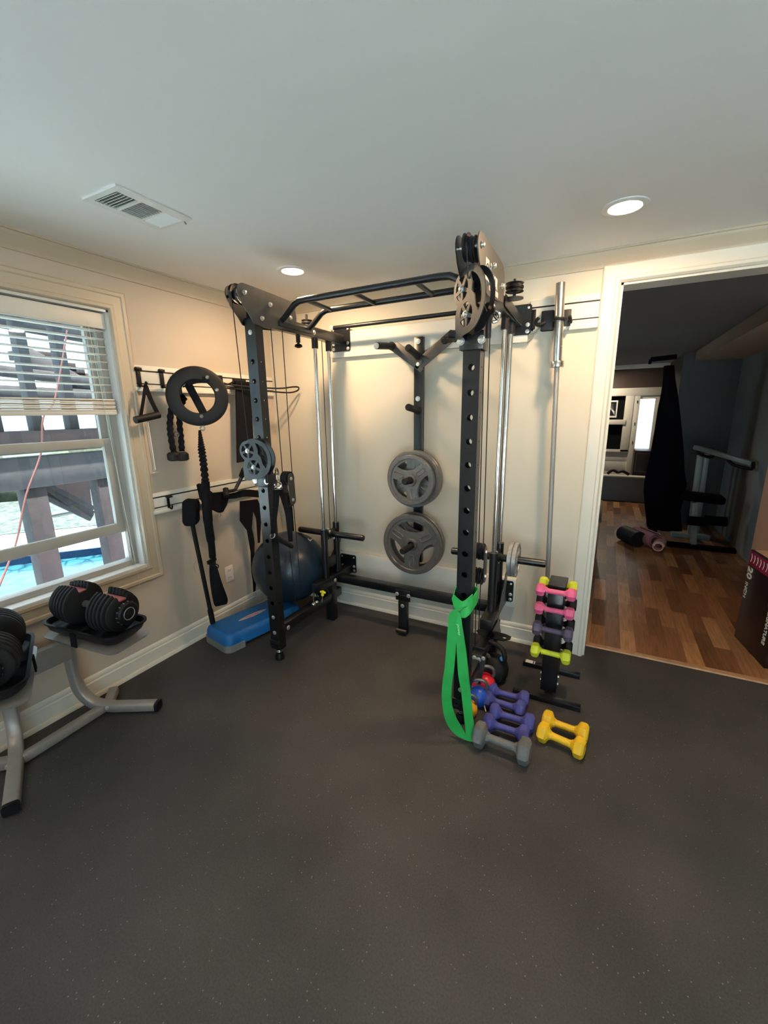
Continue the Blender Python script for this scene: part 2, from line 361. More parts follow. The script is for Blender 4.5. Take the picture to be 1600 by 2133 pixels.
def wthing(name, label, cat_, base, group=None):
    # a thing whose parts are modelled in room coordinates around an Empty at its base
    o = thing(name, label, cat_, base, 0, group); o['_off'] = 1; return o
def settle():
    # give every part of a wthing local coordinates of its Empty
    for o in list(bpy.data.objects):
        if o.type == 'EMPTY' and o.get('_off'):
            d = Matrix.Translation(-o.location); seen = set()
            def rec(p):
                for c in p.children:
                    if c.type == 'MESH' and c.data.name not in seen:
                        seen.add(c.data.name); c.data.transform(d)
                    rec(c)
            rec(o); del o['_off']
def dup(root, loc, rot=None, label=None, group=None, mats=None):
    def cp(o, par):
        c = o.copy(); COL.objects.link(c)
        if par is not None: c.parent = par
        if mats and c.type == 'MESH' and c.data.materials and c.data.materials[0].name in mats:
            key = c.data.name+mats[c.data.materials[0].name]
            if key not in _mc:
                me = c.data.copy(); me.materials[0] = M[mats[c.data.materials[0].name]]; _mc[key] = me
            c.data = _mc[key]
        for ch in list(o.children): cp(ch, c)
        return c
    r = cp(root, None); r.location = loc
    if rot is not None: r.rotation_euler = rot
    if label: r['label'] = label
    if group: r['group'] = group
    return r
_mc = {}
def text(s_, size, o, u, v, material, name, parent, depth=0.001, align='LEFT', bold=0.0, sx=1.0):
    cu = bpy.data.curves.new('t', 'FONT'); cu.body = s_; cu.size = size; cu.extrude = depth; cu.align_x = align; cu.offset = bold
    ob = bpy.data.objects.new('t', cu); COL.objects.link(ob); bpy.context.view_layer.update()
    me = bpy.data.meshes.new_from_object(ob.evaluated_get(bpy.context.evaluated_depsgraph_get())); bpy.data.objects.remove(ob)
    u = V(u).normalized(); v = V(v).normalized(); n = u.cross(v)
    mm = Matrix.Identity(4)
    for i in range(3): mm[i][0] = u[i]*sx; mm[i][1] = v[i]; mm[i][2] = n[i]; mm[i][3] = o[i]
    me.transform(mm); me.materials.clear(); me.materials.append(M[material]); me.name = name
    t_ = bpy.data.objects.new(name, me); COL.objects.link(t_)
    if parent is not None: t_.parent = parent
    return t_
def struct(name, mb, material, parent=None):
    o = mb.build(name, material, parent)
    if parent is None: o['kind'] = 'structure'
    return o

# ================================================================== SETTING
struct('floor', MB().bx(0, 4.8, YF, 0.15, -0.03, 0.0), 'floor')
struct('ceiling', MB().bx(-0.14, 4.95, YF-0.14, 0.14, H, H+0.08), 'ceil')
WY0, WY1, WZ0, WZ1 = -2.45, -1.297, 0.675, 2.175      # window opening on the left wall
wl = MB()
WA, WB = -3.85, -2.70
wl.bx(-0.14, 0, YF-0.14, WA, 0, H).bx(-0.14, 0, WB, WY0, 0, H).bx(-0.14, 0, WY1, 0.14, 0, H)
for a, b in ((WA, WB), (WY0, WY1)):
    wl.bx(-0.14, 0, a, b, 0, WZ0).bx(-0.14, 0, a, b, WZ1, H)
struct('wall_left', wl, 'wall')
DX0, DX1, DZ = 2.524, 3.76, 2.273
struct('wall_back', MB().bx(0, DX0, 0, 0.14, 0, H).bx(DX0, DX1, 0, 0.14, DZ, H).bx(DX1, 4.95, 0, 0.14, 0, H), 'wall_b')
struct('wall_right', MB().bx(4.8, 4.95, YF-0.14, 0, 0, H), 'wall')
PX0, PX1, PZ = 2.3, 4.65, 2.2
struct('wall_front', MB().bx(0, PX0, YF-0.14, YF, 0, H).bx(PX1, 4.8, YF-0.14, YF, 0, H).bx(PX0, PX1, YF-0.14, YF, PZ, H), 'wall')
d2 = thing('added_door_2', None, None, ((PX0+PX1)/2, YF-0.07, 0)); d2['_off'] = 1; d2['kind'] = 'structure'  # unseen glass door added to let daylight onto the ceiling
f = MB()
for k in range(3): f.bx(PX0+(PX1-PX0-0.08)*k/2, PX0+(PX1-PX0-0.08)*k/2+0.08, YF-0.11, YF-0.05, 0, PZ, .004)
f.bx(PX0, PX1, YF-0.11, YF-0.05, PZ-0.07, PZ, .004).bx(PX0, PX1, YF-0.11, YF-0.05, 0, 0.07, .004); f.build('frame', 'vinylw', d2)
MB().bx(PX0+.07, PX1-.07, YF-0.083, YF-0.078, 0.06, PZ-0.06).build('glass_pane', 'glass', d2)
struct('bounce_ground', MB().bx(-0.14, 40, -40, YF-0.14, -0.35, -0.05), 'bounce_ground')  # unseen pale ground added to bounce sunlight up through the added door
# crown moulding
cr = [(0, -0.082), (0.010, -0.082), (0.013, -0.070), (0.018, -0.064), (0.045, -0.026), (0.050, -0.020), (0.052, -0.012), (0.060, -0.010), (0.060, 0), (0, 0)]
struct('trim_1', MB().prism(cr, [], (0, YF/2, H), (1, 0, 0), (0, 0, 1), -YF), 'trim')
struct('trim_2', MB().prism([(p[0], p[1]) for p in cr], [], (2.4, 0, H), (0, -1, 0), (0, 0, 1), 4.8), 'trim')
# baseboards
bb = [(0, 0), (0.030, 0), (0.030, 0.010), (0.022, 0.022), (0.016, 0.024), (0.016, 0.098), (0.010, 0.104), (0.012, 0.110), (0.010, 0.124), (0.004, 0.134), (0, 0.136)]
struct('baseboard_left', MB().prism(bb, [], (0, YF/2, 0), (1, 0, 0), (0, 0, 1), -YF), 'trimw')
struct('baseboard_back', MB().prism(bb, [], (1.215, 0, 0), (0, -1, 0), (0, 0, 1), 2.43), 'trimw')
# door casing
def casing(mb, a, b, along, face, w, inner):
    pass
prof = [(0, 0), (0, 0.012), (0.010, 0.024), (0.024, 0.024), (0.030, 0.018), (0.078, 0.012), (0.088, 0.016), (0.094, 0.010), (0.094, 0)]
struct('trim_3', MB().frame(DX0, DX1, 0.0, DZ, prof, lambda u, z, h: (u, -h, z), 3), 'trimw')
dj = MB().bx(DX0, DX0+0.012, 0.0, 0.15, 0, DZ).bx(DX1-0.012, DX1, 0.0, 0.15, 0, DZ).bx(DX0, DX1, 0.0, 0.15, DZ-0.012, DZ)
struct('trim_4', dj, 'trimw')
struct('trim_5', MB().prism([(0, 0), (0.05, 0), (0.045, 0.008), (0.005, 0.008)], [], ((DX0+DX1)/2, 0.135, 0), (0, 1, 0), (0, 0, 1), DX1-DX0-0.03), mat('oak_threshold', (0.42, 0.24, 0.13), 0.4, var=0.2, vscale=20))

# ---- window 1: casing, jamb liner, sashes, glass
def window(name, y0, y1, detailed):
    w = thing(name, None, None, (0, (y0+y1)/2, WZ0)); w['_off'] = 1; w['kind'] = 'structure'
    P_ = [(0, 0), (0, 0.012), (0.006, 0.022), (0.022, 0.022), (0.028, 0.015), (0.072, 0.013), (0.078, 0.019), (0.094, 0.019), (0.102, 0.012), (0.102, 0)]
    MB().frame(y0, y1, WZ0-0.002, WZ1+0.004, P_, lambda u, z, h: (h, u, z)).build('casing', 'trim', w)
    j = MB().bx(-0.14, 0.004, y1-0.012, y1, WZ0, WZ1).bx(-0.14, 0.004, y0, y0+0.012, WZ0, WZ1).bx(-0.14, 0.004, y0, y1, WZ1-0.012, WZ1).bx(-0.14, 0.018, y0, y1, WZ0-0.012, WZ0+0.012, 0.004)
    j.build('jamb_liner', 'vinylw', w)
    f = MB()
    for a, b in ((y1-0.05, y1-0.012), (y0+0.012, y0+0.05)):
        f.bx(-0.125, -0.055, a, b, WZ0+0.012, WZ1-0.012, 0.002)
        for k in range(3): f.bx(-0.075+0.012*k, -0.070+0.012*k, a-0.006 if a > y0+0.1 else b, a if a > y0+0.1 else b+0.006, WZ0+0.012, WZ1-0.012)
    f.bx(-0.125, -0.055, y0+0.012, y1-0.012, WZ1-0.05, WZ1-0.012).bx(-0.125, -0.05, y0+0.012, y1-0.012, WZ0+0.012, WZ0+0.045, 0.003)
    f.build('frame', 'sash', w)
    a, b = y0+0.05, y1-0.045
    def sash(nm, x0, x1, z0, z1, st, rt_, rb):
        s = MB().bx(x0, x1, a, a+st, z0, z1, .003).bx(x0, x1, b-st, b, z0, z1, .003).bx(x0+.001, x1-.001, a+st-.001, b-st+.001, z1-rt_, z1, .002).bx(x0+.001, x1-.001, a+st-.001, b-st+.001, z0, z0+rb, .002)
        o = s.build(nm, 'sash', w)
        MB().bx((x0+x1)/2-0.002, (x0+x1)/2+0.002, a+st, b-st, z0+rb, z1-rt_).build('glass_pane', 'glass', o)
    sash('upper_sash', -0.120, -0.095, 1.42, WZ1-0.045, 0.045, 0.04, 0.045)
    zz = 0.905 if detailed else WZ0+0.04
    sash('lower_sash', -0.092, -0.064, zz, zz+0.57 if detailed else 1.46, 0.055, 0.045, 0.060)
    return w
window('window_1', WY0, WY1, True)
window('added_window_4', WA, WB, False)  # unseen window added for more daylight from the left
def portal(loc, rot, sx, sy):
    pd = bpy.data.lights.new('daylight_portal', 'AREA'); pd.shape = 'RECTANGLE'; pd.size = sx; pd.size_y = sy
    pd.cycles.is_portal = True
    po = bpy.data.objects.new('daylight_portal', pd); COL.objects.link(po); po.location = loc; po.rotation_euler = rot
portal((-0.16, (WA+WB)/2, (WZ0+WZ1)/2), (0, R(-90), 0), WZ1-WZ0, WB-WA)
portal((-0.16, (WY0+WY1)/2, (WZ0+WZ1)/2), (0, R(-90), 0), WZ1-WZ0, WY1-WY0)
portal((1.04, 2.75, 1.3), (0, R(-90), 0), 0.8, 0.9)
portal(((PX0+PX1)/2, YF-0.16, PZ/2), (R(90), 0, 0), PX1-PX0, PZ)

# venetian blind
vb = wthing('venetian_blind', 'raised white slatted venetian blind in the window on the left wall', 'blind', (-0.04, -2.0, 2.16))
MB().bx(-0.060, -0.022, WY0+0.016, WY1-0.016, 2.085, 2.150, 0.004).bx(-0.022, -0.016, WY0+0.014, WY1-0.014, 2.075, 2.156, 0.003).build('valance', 'slat', vb)
sl = MB()
for k in range(9):
    sl.box((-0.040, (WY0+WY1)/2, 2.062-k*0.041), (0.046, WY1-WY0-0.05, 0.0022), (0, R(-5), 0))
sl.build('slats', 'slat', vb)
st_ = MB()
for k in range(6): st_.box((-0.040+0.0015*(k % 2), (WY0+WY1)/2, 1.692-k*0.0112), (0.049, WY1-WY0-0.05, 0.0085), (0, R(-3 + 5*(k % 2)), 0), 0.002)
st_.build('stacked_slats', 'slat', vb)
MB().bx(-0.064, -0.016, WY0+0.022, WY1-0.022, 1.610, 1.632, 0.003).build('bottom_rail', 'slat', vb)
for yy in (-1.42, -1.86, -2.35):
    MB().tube([(-0.018, yy, 2.09), (-0.018, yy, 1.63)], 0.0012, 5).tube([(-0.062, yy, 2.09), (-0.062, yy, 1.63)], 0.0012, 5).build('ladder_cord', 'slat', vb)
MB().tube([(-0.012, -1.405, 2.10), (-0.010, -1.39, 1.6), (0.022, -1.375, 0.71), (0.026, -1.372, 0.56)], 0.0013, 5, smooth=6).build('pull_cord', 'slat', vb)

# ---- ceiling vent
vt = wthing('ceiling_vent', 'white louvred air vent in the ceiling near the window', 'vent', (0.715, -1.538, H))
o2 = [(0.608, -1.703), (0.826, -1.703), (0.826, -1.372), (0.608, -1.372)]
cells = [(0.645, -1.678, 0.790, -1.590), (0.645, -1.578, 0.790, -1.486), (0.645, -1.474, 0.790, -1.396)]
MB().prism(o2, [[(a, b), (c, b), (c, d), (a, d)] for a, b, c, d in cells], (0, 0, H-0.004), (1, 0, 0), (0, 1, 0), 0.008).build('frame', 'vent', vt)
MB().bx(0.62, 0.815, -1.69, -1.385, H-0.0012, H-0.0004).build('duct', 'ventd', vt)
for ci, (a, b, c, d) in enumerate(cells):
    l = MB()
    if ci == 1:
        for k in range(9): l.box((a+(k+.5)*(c-a)/9, (b+d)/2, H-0.006), (0.011, d-b, 0.001), (0, R(50), 0))
    elif ci == 0:
        for k in range(6): l.box(((a+c)/2, b+(k+.5)*(d-b)/6, H-0.006), (c-a, 0.014, 0.001), (R(50), 0, 0))
    else:
        for k in range(6): l.box(((a+c)/2, b+(k+.5)*(d-b)/6, H-0.006), (c-a, 0.018, 0.001), (R(-24), 0, 0))
    l.build('louvre', 'vent', vt)
MB().tube([(0.79, -1.382, H-0.008), (0.79, -1.372, H-0.016)], 0.003, 6).build('damper_lever', 'ventd', vt)

# ---- recessed lamps
lamp_labels = ['glowing recessed ceiling light nearest the doorway', 'glowing recessed ceiling light in the corner above the pull-up bar']
for i, (x, y) in enumerate(LAMPS):
    t = wthing('recessed_light', lamp_labels[i] if i < 2 else 'added unseen ceiling light behind the camera', 'ceiling light', (x, y, H), 'recessed ceiling lights')
    MB().lathe([(0.064, -0.001), (0.066, -0.006), (0.083, -0.008), (0.092, -0.004), (0.093, 0)], (x, y, H), (0, 0, 1), 40).build('trim_ring', 'vent', t)
    MB().lathe([(0, -0.0035), (0.058, -0.0035), (0.064, -0.002), (0.064, 0)], (x, y, H), (0, 0, 1), 40).build('lens', 'lampglass', t)
    ld = bpy.data.lights.new('lamp_light', 'AREA'); ld.shape = 'DISK'; ld.size = 0.11; ld.energy = LAMP_W[i]; ld.color = LAMP_COL
    lo = bpy.data.objects.new('lamp_light', ld); COL.objects.link(lo); lo.location = (0, 0, -0.012); lo.parent = t

# ---- mounting boards and hook rails
def rail(name, label, a, b, z0, z1, wall, lip=True):
    t = wthing(name, label, 'rail', ((0 if wall == 'x' else (a+b)/2), ((a+b)/2 if wall == 'x' else 0), z0), 'wall hook rails')
    def slab(mb, d0, d1, p, q, bev=0.002):
        if wall == 'x': mb.bx(d0, d1, a, b, p, q, bev)
        else: mb.bx(a, b, -d1, -d0, p, q, bev)
        return mb
    slab(MB(), 0, 0.014, z0+0.018, z1).build('track', 'board', t)
    h = z1-z0
    g = MB(); slab(g, 0.0135, 0.0155, z1-h*0.215-0.004, z1-h*0.215+0.004, 0); slab(g, 0.0135, 0.0155, z0+h*0.30-0.003, z0+h*0.30+0.003, 0)
    g.build('slot', 'blk2', t)
    slab(MB(), 0, 0.026, z0, z0+0.022, 0.004).build('lip', 'board', t)
    return t
rail('hook_rail', 'upper white hook rail on the left wall above the black ring', -1.212, -0.015, 1.745, 1.897, 'x')
rail('hook_rail', 'lower white hook rail on the left wall behind the hanging straps', -1.212, -0.03, 0.985, 1.121, 'x')
rail('hook_rail', 'white hook rail on the back wall behind the upright barbell', 2.055, 2.428, 2.052, 2.235, 'y')
tag(MB().bx(0.62, 2.052, -0.036, 0, 2.005, 2.185, 0.004).build('mounting_board', 'board'), 'long white board on the back wall that the top of the rack bolts to', 'board', 'rack mounting boards')
tag(MB().bx(0.60, 2.075, -0.036, 0, 0.262, 0.474, 0.004).build('mounting_board', 'board'), 'long white board low on the back wall behind the rack crossbeam', 'board', 'rack mounting boards')
# outlet
t = wthing('wall_outlet', 'white electrical outlet plate on the left wall above the blue step', 'outlet', (0, -0.655, 0.385))
MB().bx(0, 0.006, -0.695, -0.614, 0.322, 0.450, 0.003).build('cover_plate', 'outlet', t)
for z in (0.415, 0.358):
    s = MB().box((0.007, -0.6545, z), (0.004, 0.034, 0.028), None, 0.001).build('socket', 'outlet', t)
    MB().bx(0.0085, 0.0095, -0.664, -0.661, z-0.006, z+0.006).bx(0.0085, 0.0095, -0.649, -0.646, z-0.006, z+0.006).build('slots', 'blk2', s)

# ================================================================== OUTSIDE the window
gz = -0.30
struct('ground', MB().bx(-40, -0.14, -40, 40, gz-0.7, gz-0.6), 'conc')
def quad(mb, pts, z0, z1):
    return mb.prism(pts, [], (0, 0, (z0+z1)/2), (1, 0, 0), (0, 1, 0), z1-z0)
fa, fb = V((-8.5, -5.06)), V((-2.2, 2.84)); nrm_ = V((0.78, -0.62))
pool = [fa, fb, fb+nrm_*1.6, fa+nrm_*3.4]
far_side = [fa+V((-26, 20)), fb+V((-22, 30)), fb, fa]
deckc = MB(); quad(deckc, [tuple(p) for p in far_side], gz-0.6, gz)
quad(deckc, [tuple(fa+nrm_*3.4), tuple(fb+nrm_*1.6), (-0.14, 4.5), (-0.14, -12), (-8, -14)], gz-0.6, gz)
struct('pool_deck', deckc, 'conc')
o = quad(MB(), [tuple(p) for p in pool], gz-0.5, gz-0.11).build('swimming_pool', 'water'); tag(o, 'rippling turquoise swimming pool water seen through the window', 'pool')
dd = (fb-fa).normalized()
MB().beam((fa.x+.02, fa.y-.016, gz-0.055), (fb.x+.02, fb.y-.016, gz-0.055), 0.04, 0.11, 0).build('tile_band', 'tile', o)
struct('lawn', quad(MB(), [(-40, -40), tuple(fa-nrm_*1.5-dd*28), tuple(fb-nrm_*1.5+dd*30), (-40, 40)], gz, gz+0.012), 'lawn')
posts = [(-1.5, -1.80), (-1.5, -1.205), (-1.5, -0.665)]
pl_ = ['brown deck post outside at the left edge of the window', 'brown deck post outside in the middle of the window', 'brown deck post outside near the right window frame']
for (x, y), lb in zip(posts, pl_):
    o = MB().bx(x-0.07, x+0.07, y-0.075, y+0.075, gz, 1.06, 0.006).build('deck_post', 'deck'); tag(o, lb, 'post', 'deck posts outside the window')
dk = wthing('timber_deck', 'weathered raised timber deck with beam and balusters outside the window', 'deck', (-1.5, -1.2, 1.06))
MB().bx(-1.58, -1.42, -4.5, 1.6, 1.06, 1.30, 0.006).build('beam', 'deck2', dk)
MB().bx(-1.62, -1.40, -4.5, 1.6, 1.36, 1.50, 0.006).build('rim_joist', 'deck', dk)
for i, y in enumerate([-3.2+0.26*k for k in range(16)]):
    MB().bx(-1.56, -1.46, y, y+0.07, 1.50, 2.75, 0.004).build('baluster', 'deck2', dk)
MB().bx(-1.60, -1.42, -4.5, 1.6, 2.33, 2.43, 0.004).build('hand_rail', 'deck2', dk)
dkb = MB()
for k in range(4): dkb.bx(-1.8+0.005+k*0.14, -1.8+0.135+k*0.14, -4.5, 1.6, 2.74, 2.77)
dkb.build('deck_boards', 'deck2', dk)
def mid(q): return (q.x, q.y, q.z)
for k, (p, q) in enumerate((((92, 1011), (192, 1062)), ((90, 1020), (192, 1072)), ((92, 1031), (190, 1078)))):
    MB().beam(mid(atx(*p, -1.95)), mid(atx(*q, -1.95)), 0.04, 0.075, 0.003, (0, 0, 1)).build('diagonal_brace', 'deck2', dk)
g = [atx(*q, -2.1) for q in ((98, 1006), (182, 996), (192, 1070))]
MB().prism([(p.y, p.z) for p in g], [], (-2.1, 0, 0), (0, 1, 0), (0, 0, 1), 0.04).build('stair_side', 'deck', dk)
for (p, q, w) in (((-20, 648), (215, 695), 0.26), ((-20, 770), (230, 800), 0.10), ((-20, 815), (230, 826), 0.12)):
    MB().beam(mid(atx(*p, -2.6)), mid(atx(*q, -2.6)), 0.08, w, 0.003).build('upper_joist', 'deck2', dk)
for k in range(7):
    p = atx(75+k*20, 742+k*11, -2.9); MB().bx(-3.1, -2.8, p.y-0.16, p.y+0.16, p.z-0.045, p.z+0.045, .003).build('stair_tread', 'deck', dk)
MB().beam(mid(atx(40, 735, -2.75)), mid(atx(215, 830, -2.75)), 0.05, 0.20, .003).build('stair_stringer', 'deck2', dk)
r0_, r1_ = atx(100, 1080, -6.8), atx(200, 1068, -6.8)
fw_ = wthing('pool_railing', 'white baluster railing beyond the swimming pool', 'railing', (-6.8, (r0_.y+r1_.y)/2, gz))
ya, yb_f, zt_ = r0_.y-0.1, r1_.y+0.3, (r0_.z+r1_.z)/2
MB().bx(-6.83, -6.77, ya, yb_f, zt_-0.04, zt_+0.02).bx(-6.82, -6.78, ya, yb_f, gz+0.03, gz+0.07).build('rails', 'fencew', fw_)
b_ = MB()
for k in range(int((yb_f-ya)/0.12)+1): b_.bx(-6.815, -6.785, ya+k*0.12, ya+k*0.12+0.045, gz, zt_)
b_.build('balusters', 'fencew', fw_)
hb = MB()
for k in range(60):
    hb.ball((-10.5+random.uniform(-.6, .6), -8+k*0.34+random.uniform(-.2, .2), gz+random.uniform(0.2, 0.75)), random.uniform(0.45, 0.8), (1, 1, random.uniform(.7, 1.2)), 10, 7)
tag(hb.build('hedge', 'bar_light'), 'pale sunlit hedge beyond the pool railing', 'hedge', kind='stuff')
oc = MB().tube([atx(140, 688, -0.6), atx(115, 830, -0.6), atx(90, 870, -0.6), atx(85, 945, -0.6), atx(55, 1030, -0.6), atx(35, 1125, -0.6), atx(15, 1180, -0.6), atx(-30, 1290, -0.6)], 0.006, 8, smooth=5)
tag(oc.build('hanging_cable', 'cord'), 'salmon coloured cable dangling down outside the window', 'cable')

# ================================================================== SECOND ROOM through the doorway
struct('floor_wood', MB().bx(1.2, 4.15, 0.15, 7.4, -0.03, 0.0), 'wood')
C2 = 2.32
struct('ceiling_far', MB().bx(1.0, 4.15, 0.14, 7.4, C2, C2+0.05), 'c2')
struct('wall_far_right', MB().bx(3.98, 4.12, 1.77, 4.25, 0, C2), 'w2')
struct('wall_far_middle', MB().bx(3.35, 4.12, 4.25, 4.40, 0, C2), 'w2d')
struct('soffit', MB().bx(3.48, 3.98, 0.15, 4.25, 2.20, C2), mat('tan_soffit_paint', (0.42, 0.31, 0.23), 0.8, var=0.03, vscale=2))
struct('wall_stub', MB().bx(3.76, 4.12, 0.14, 1.77, 0, C2), 'peach')
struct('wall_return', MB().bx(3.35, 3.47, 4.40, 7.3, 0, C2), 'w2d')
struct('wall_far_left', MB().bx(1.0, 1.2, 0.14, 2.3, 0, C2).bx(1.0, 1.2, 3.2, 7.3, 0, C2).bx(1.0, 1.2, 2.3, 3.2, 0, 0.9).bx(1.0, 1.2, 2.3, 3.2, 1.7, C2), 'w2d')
w2_ = thing('added_window_2', None, None, (1.1, 3.15, 0.9)); w2_['_off'] = 1; w2_['kind'] = 'structure'  # unseen window added to light the right wall of this room
MB().bx(1.05, 1.15, 2.3, 2.36, 0.9, 1.7).bx(1.05, 1.15, 3.14, 3.2, 0.9, 1.7).bx(1.05, 1.15, 2.3, 3.2, 0.9, 0.96).bx(1.05, 1.15, 2.3, 3.2, 1.64, 1.7).bx(1.05, 1.15, 2.3, 3.2, 1.27, 1.33).build('frame', 'trimw', w2_)
t = wthing('recessed_light', 'small added ceiling light behind the low wall of the far room', 'ceiling light', (2.5, 5.95, 2.26))
MB().lathe([(0, -0.004), (0.06, -0.004), (0.075, -0.002), (0.078, 0)], (2.3, 6.0, C2), (0, 0, 1), 32).build('lens', 'lampglass', t)
ld = bpy.data.lights.new('lamp_light', 'AREA'); ld.shape = 'DISK'; ld.size = 0.11; ld.energy = 16; ld.color = (1, 0.86, 0.66)  # lamp added to brighten the far window frame
lo = bpy.data.objects.new('lamp_light', ld); COL.objects.link(lo); lo.location = (2.3, 6.0, C2-0.02)
struct('wall_low', MB().bx(1.2, 3.35, 5.66, 5.78, 0, 0.425), 'w2')
struct('trim_6', MB().bx(1.2, 3.35, 5.62, 5.82, 0.425, 0.445), 'trimw')
struct('trim_7', MB().bx(1.2, 3.35, 5.66, 5.76, C2-0.06, C2), 'trimw')
struct('wall_far', MB().bx(1.2, 3.47, 6.60, 6.72, 1.98, C2), 'brownp')
fp = MB()
for z0, z1 in ((0, 0.40), (0.405, 0.60), (0.605, 0.79)): fp.bx(1.2, 3.05, 6.60, 6.72, z0, z1, 0.003)
struct('wall_siding', fp, 'board')
w3 = thing('window_3', None, None, (2.4, 6.58, 0.8)); w3['_off'] = 1; w3['kind'] = 'structure'
MB().bx(1.2, 3.47, 6.56, 6.66, 1.84, 1.98, 0.004).bx(2.80, 2.94, 6.56, 6.66, 0.79, 1.84, 0.004).bx(1.2, 2.94, 6.56, 6.66, 0.79, 0.83).bx(1.2, 2.0, 6.56, 6.66, 0.83, 1.84).bx(2.0, 2.84, 6.54, 6.64, 1.31, 1.40, 0.004).build('frame', 'trimw', w3)
MB().bx(2.0, 2.80, 6.655, 6.665, 0.83, 1.84).build('dark_pane', mat('matt_dark_pane', (0.006, 0.007, 0.007), 0.8, spec=0.05), w3)  # opaque pane, near-black and matt
t = wthing('framed_picture', 'black picture with white swirl in a white frame behind the far window', 'picture', (2.58, 6.60, 1.45))
MB().bx(2.42, 2.68, 6.635, 6.650, 1.44, 1.76, 0.003).build('frame', 'white', t)
MB().bx(2.44, 2.655, 6.63, 6.636, 1.475, 1.735).build('print', 'blk2', t)
sw = MB()
for k in range(4): sw.strap([(2.50+.03*k, 6.626, 1.70), (2.55+.02*k, 6.626, 1.62-.02*k), (2.64, 6.626, 1.55-.02*k)], [(0, 0, 0.006), (0, 0, 0.010), (0, 0, 0.004)], 0.003, smooth=4)
sw.build('swirl', 'white', t)
d1 = thing('door_1', None, None, (3.15, 6.58, 0)); d1['_off'] = 1; d1['kind'] = 'structure'
MB().bx(2.94, 3.04, 6.57, 6.68, 0, 1.84, 0.004).bx(3.04, 3.35, 6.60, 6.66, 1.775, 1.84).bx(3.28, 3.35, 6.60, 6.66, 0, 1.78).bx(3.04, 3.28, 6.60, 6.66, 0, 0.86).build('door_frame', 'trimw', d1)
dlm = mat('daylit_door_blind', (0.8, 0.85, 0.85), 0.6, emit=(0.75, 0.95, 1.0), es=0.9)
bl = MB()
for k in range(24): bl.box((3.16, 6.605, 0.90+k*0.0365), (0.24, 0.006, 0.032), (R(-20), 0, 0))
bl.build('blind', dlm, d1)
hg = MB()
for z in (1.70, 1.30, 0.95): hg.bx(2.99, 3.0, 6.56, 6.57, z, z+0.05)
hg.build('hinges', 'blk2', d1)
t = wthing('dark_cabinet', 'dark wooden cabinet with gold inlay line below the far door blind', 'cabinet', (3.15, 5.9, 0.42))
MB().bx(3.02, 3.34, 5.95, 6.45, 0.0, 0.87, 0.006).build('body', 'cabin', t)
ln = MB()
for a in ((3.05, 3.31, 0.82, 0.823), (3.05, 3.31, 0.50, 0.503)): ln.bx(a[0], a[1], 5.946, 5.95, a[2], a[3])
for a in (3.05, 3.307): ln.bx(a, a+0.003, 5.946, 5.95, 0.50, 0.823)
ln.build('inlay', mat('brass_inlay', (0.5, 0.3, 0.2), 0.3, metal=.5), t)
o = MB().tube([(2.62, 5.72, 0.447+0.02), (2.70, 5.72, 0.53), (2.78, 5.72, 0.50), (2.86, 5.72, 0.52), (2.96, 5.72, 0.467)], 0.025, 10, smooth=4).build('folded_cloth', 'rub'); tag(o, 'dark crumpled cloth lying on the low white-capped ledge', 'cloth')
t = wthing('wooden_dresser', 'reddish wood cabinet side just beyond the door casing', 'cabinet', (2.4, 1.9, 0))
MB().bx(2.12, 2.555, 1.35, 2.3, 0.04, 0.60, 0.006).build('body', mat('red_stained_wood', (0.16, 0.045, 0.018), 0.4, var=.25, vscale=9), t)
MB().bx(2.10, 2.565, 1.33, 2.32, 0.60, 0.625, 0.004).build('top', 'cabin', t)
MB().bx(2.14, 2.54, 1.37, 2.28, 0, 0.04).build('plinth', 'cabin', t)

# draped gym machine
t = wthing('covered_machine', 'tall home gym machine draped in a black cloth cover', 'exercise machine', (3.15, 3.2, 0))
rows = [(762, 1383, 1405), (790, 1381, 1407), (815, 1378, 1411), (850, 1370, 1415), (900, 1362, 1420), (940, 1354, 1423), (980, 1346, 1424), (1005, 1342, 1428), (1025, 1342, 1424), (1060, 1345, 1416), (1100, 1350, 1420)]
rg = []; cv = MB(); Yc = 3.15
for i, (py, a, b) in enumerate(rows):
    pa = aty(a, py, Yc); pb = aty(b, py, Yc); c = (pa+pb)/2; hw = (pb-pa).length/2; z = c.z; n = 36; ring = []
    for k in range(n):
        th = 2*PI*k/n; w = 1+0.07*math.sin(5*th+i*0.4)*(0.3+i/10)
        ring.append(cv.bm.verts.new((c.x+hw*math.cos(th)*w, Yc+max(0.07, hw*0.9)*math.sin(th)*w, z)))
    rg.append(ring)
for a, b in zip(rg, rg[1:]):
    for k in range(36): cv.bm.faces.new((a[k], a[(k+1) % 36], b[(k+1) % 36], b[k]))
cv.bm.faces.new(rg[0]); cv.bm.faces.new(rg[-1][::-1]); cv.build('cloth_cover', 'cover', t)
a, b = aty(1355, 749, Yc), aty(1410, 743, Yc)
MB().beam(a, b, 0.05, 0.05, 0.004).beam(a, a-V((0, 0, 0.05)), 0.03, 0.03, .002, (0, 1, 0)).build('top_bar', 'cover', t)
MB().bx(3.10, 3.20, 3.1, 3.2, 0, 0.35, 0.004).bx(3.15, 3.22, 3.1, 4.0, 0, 0.06, 0.004).build('base_frame', 'blk', t)
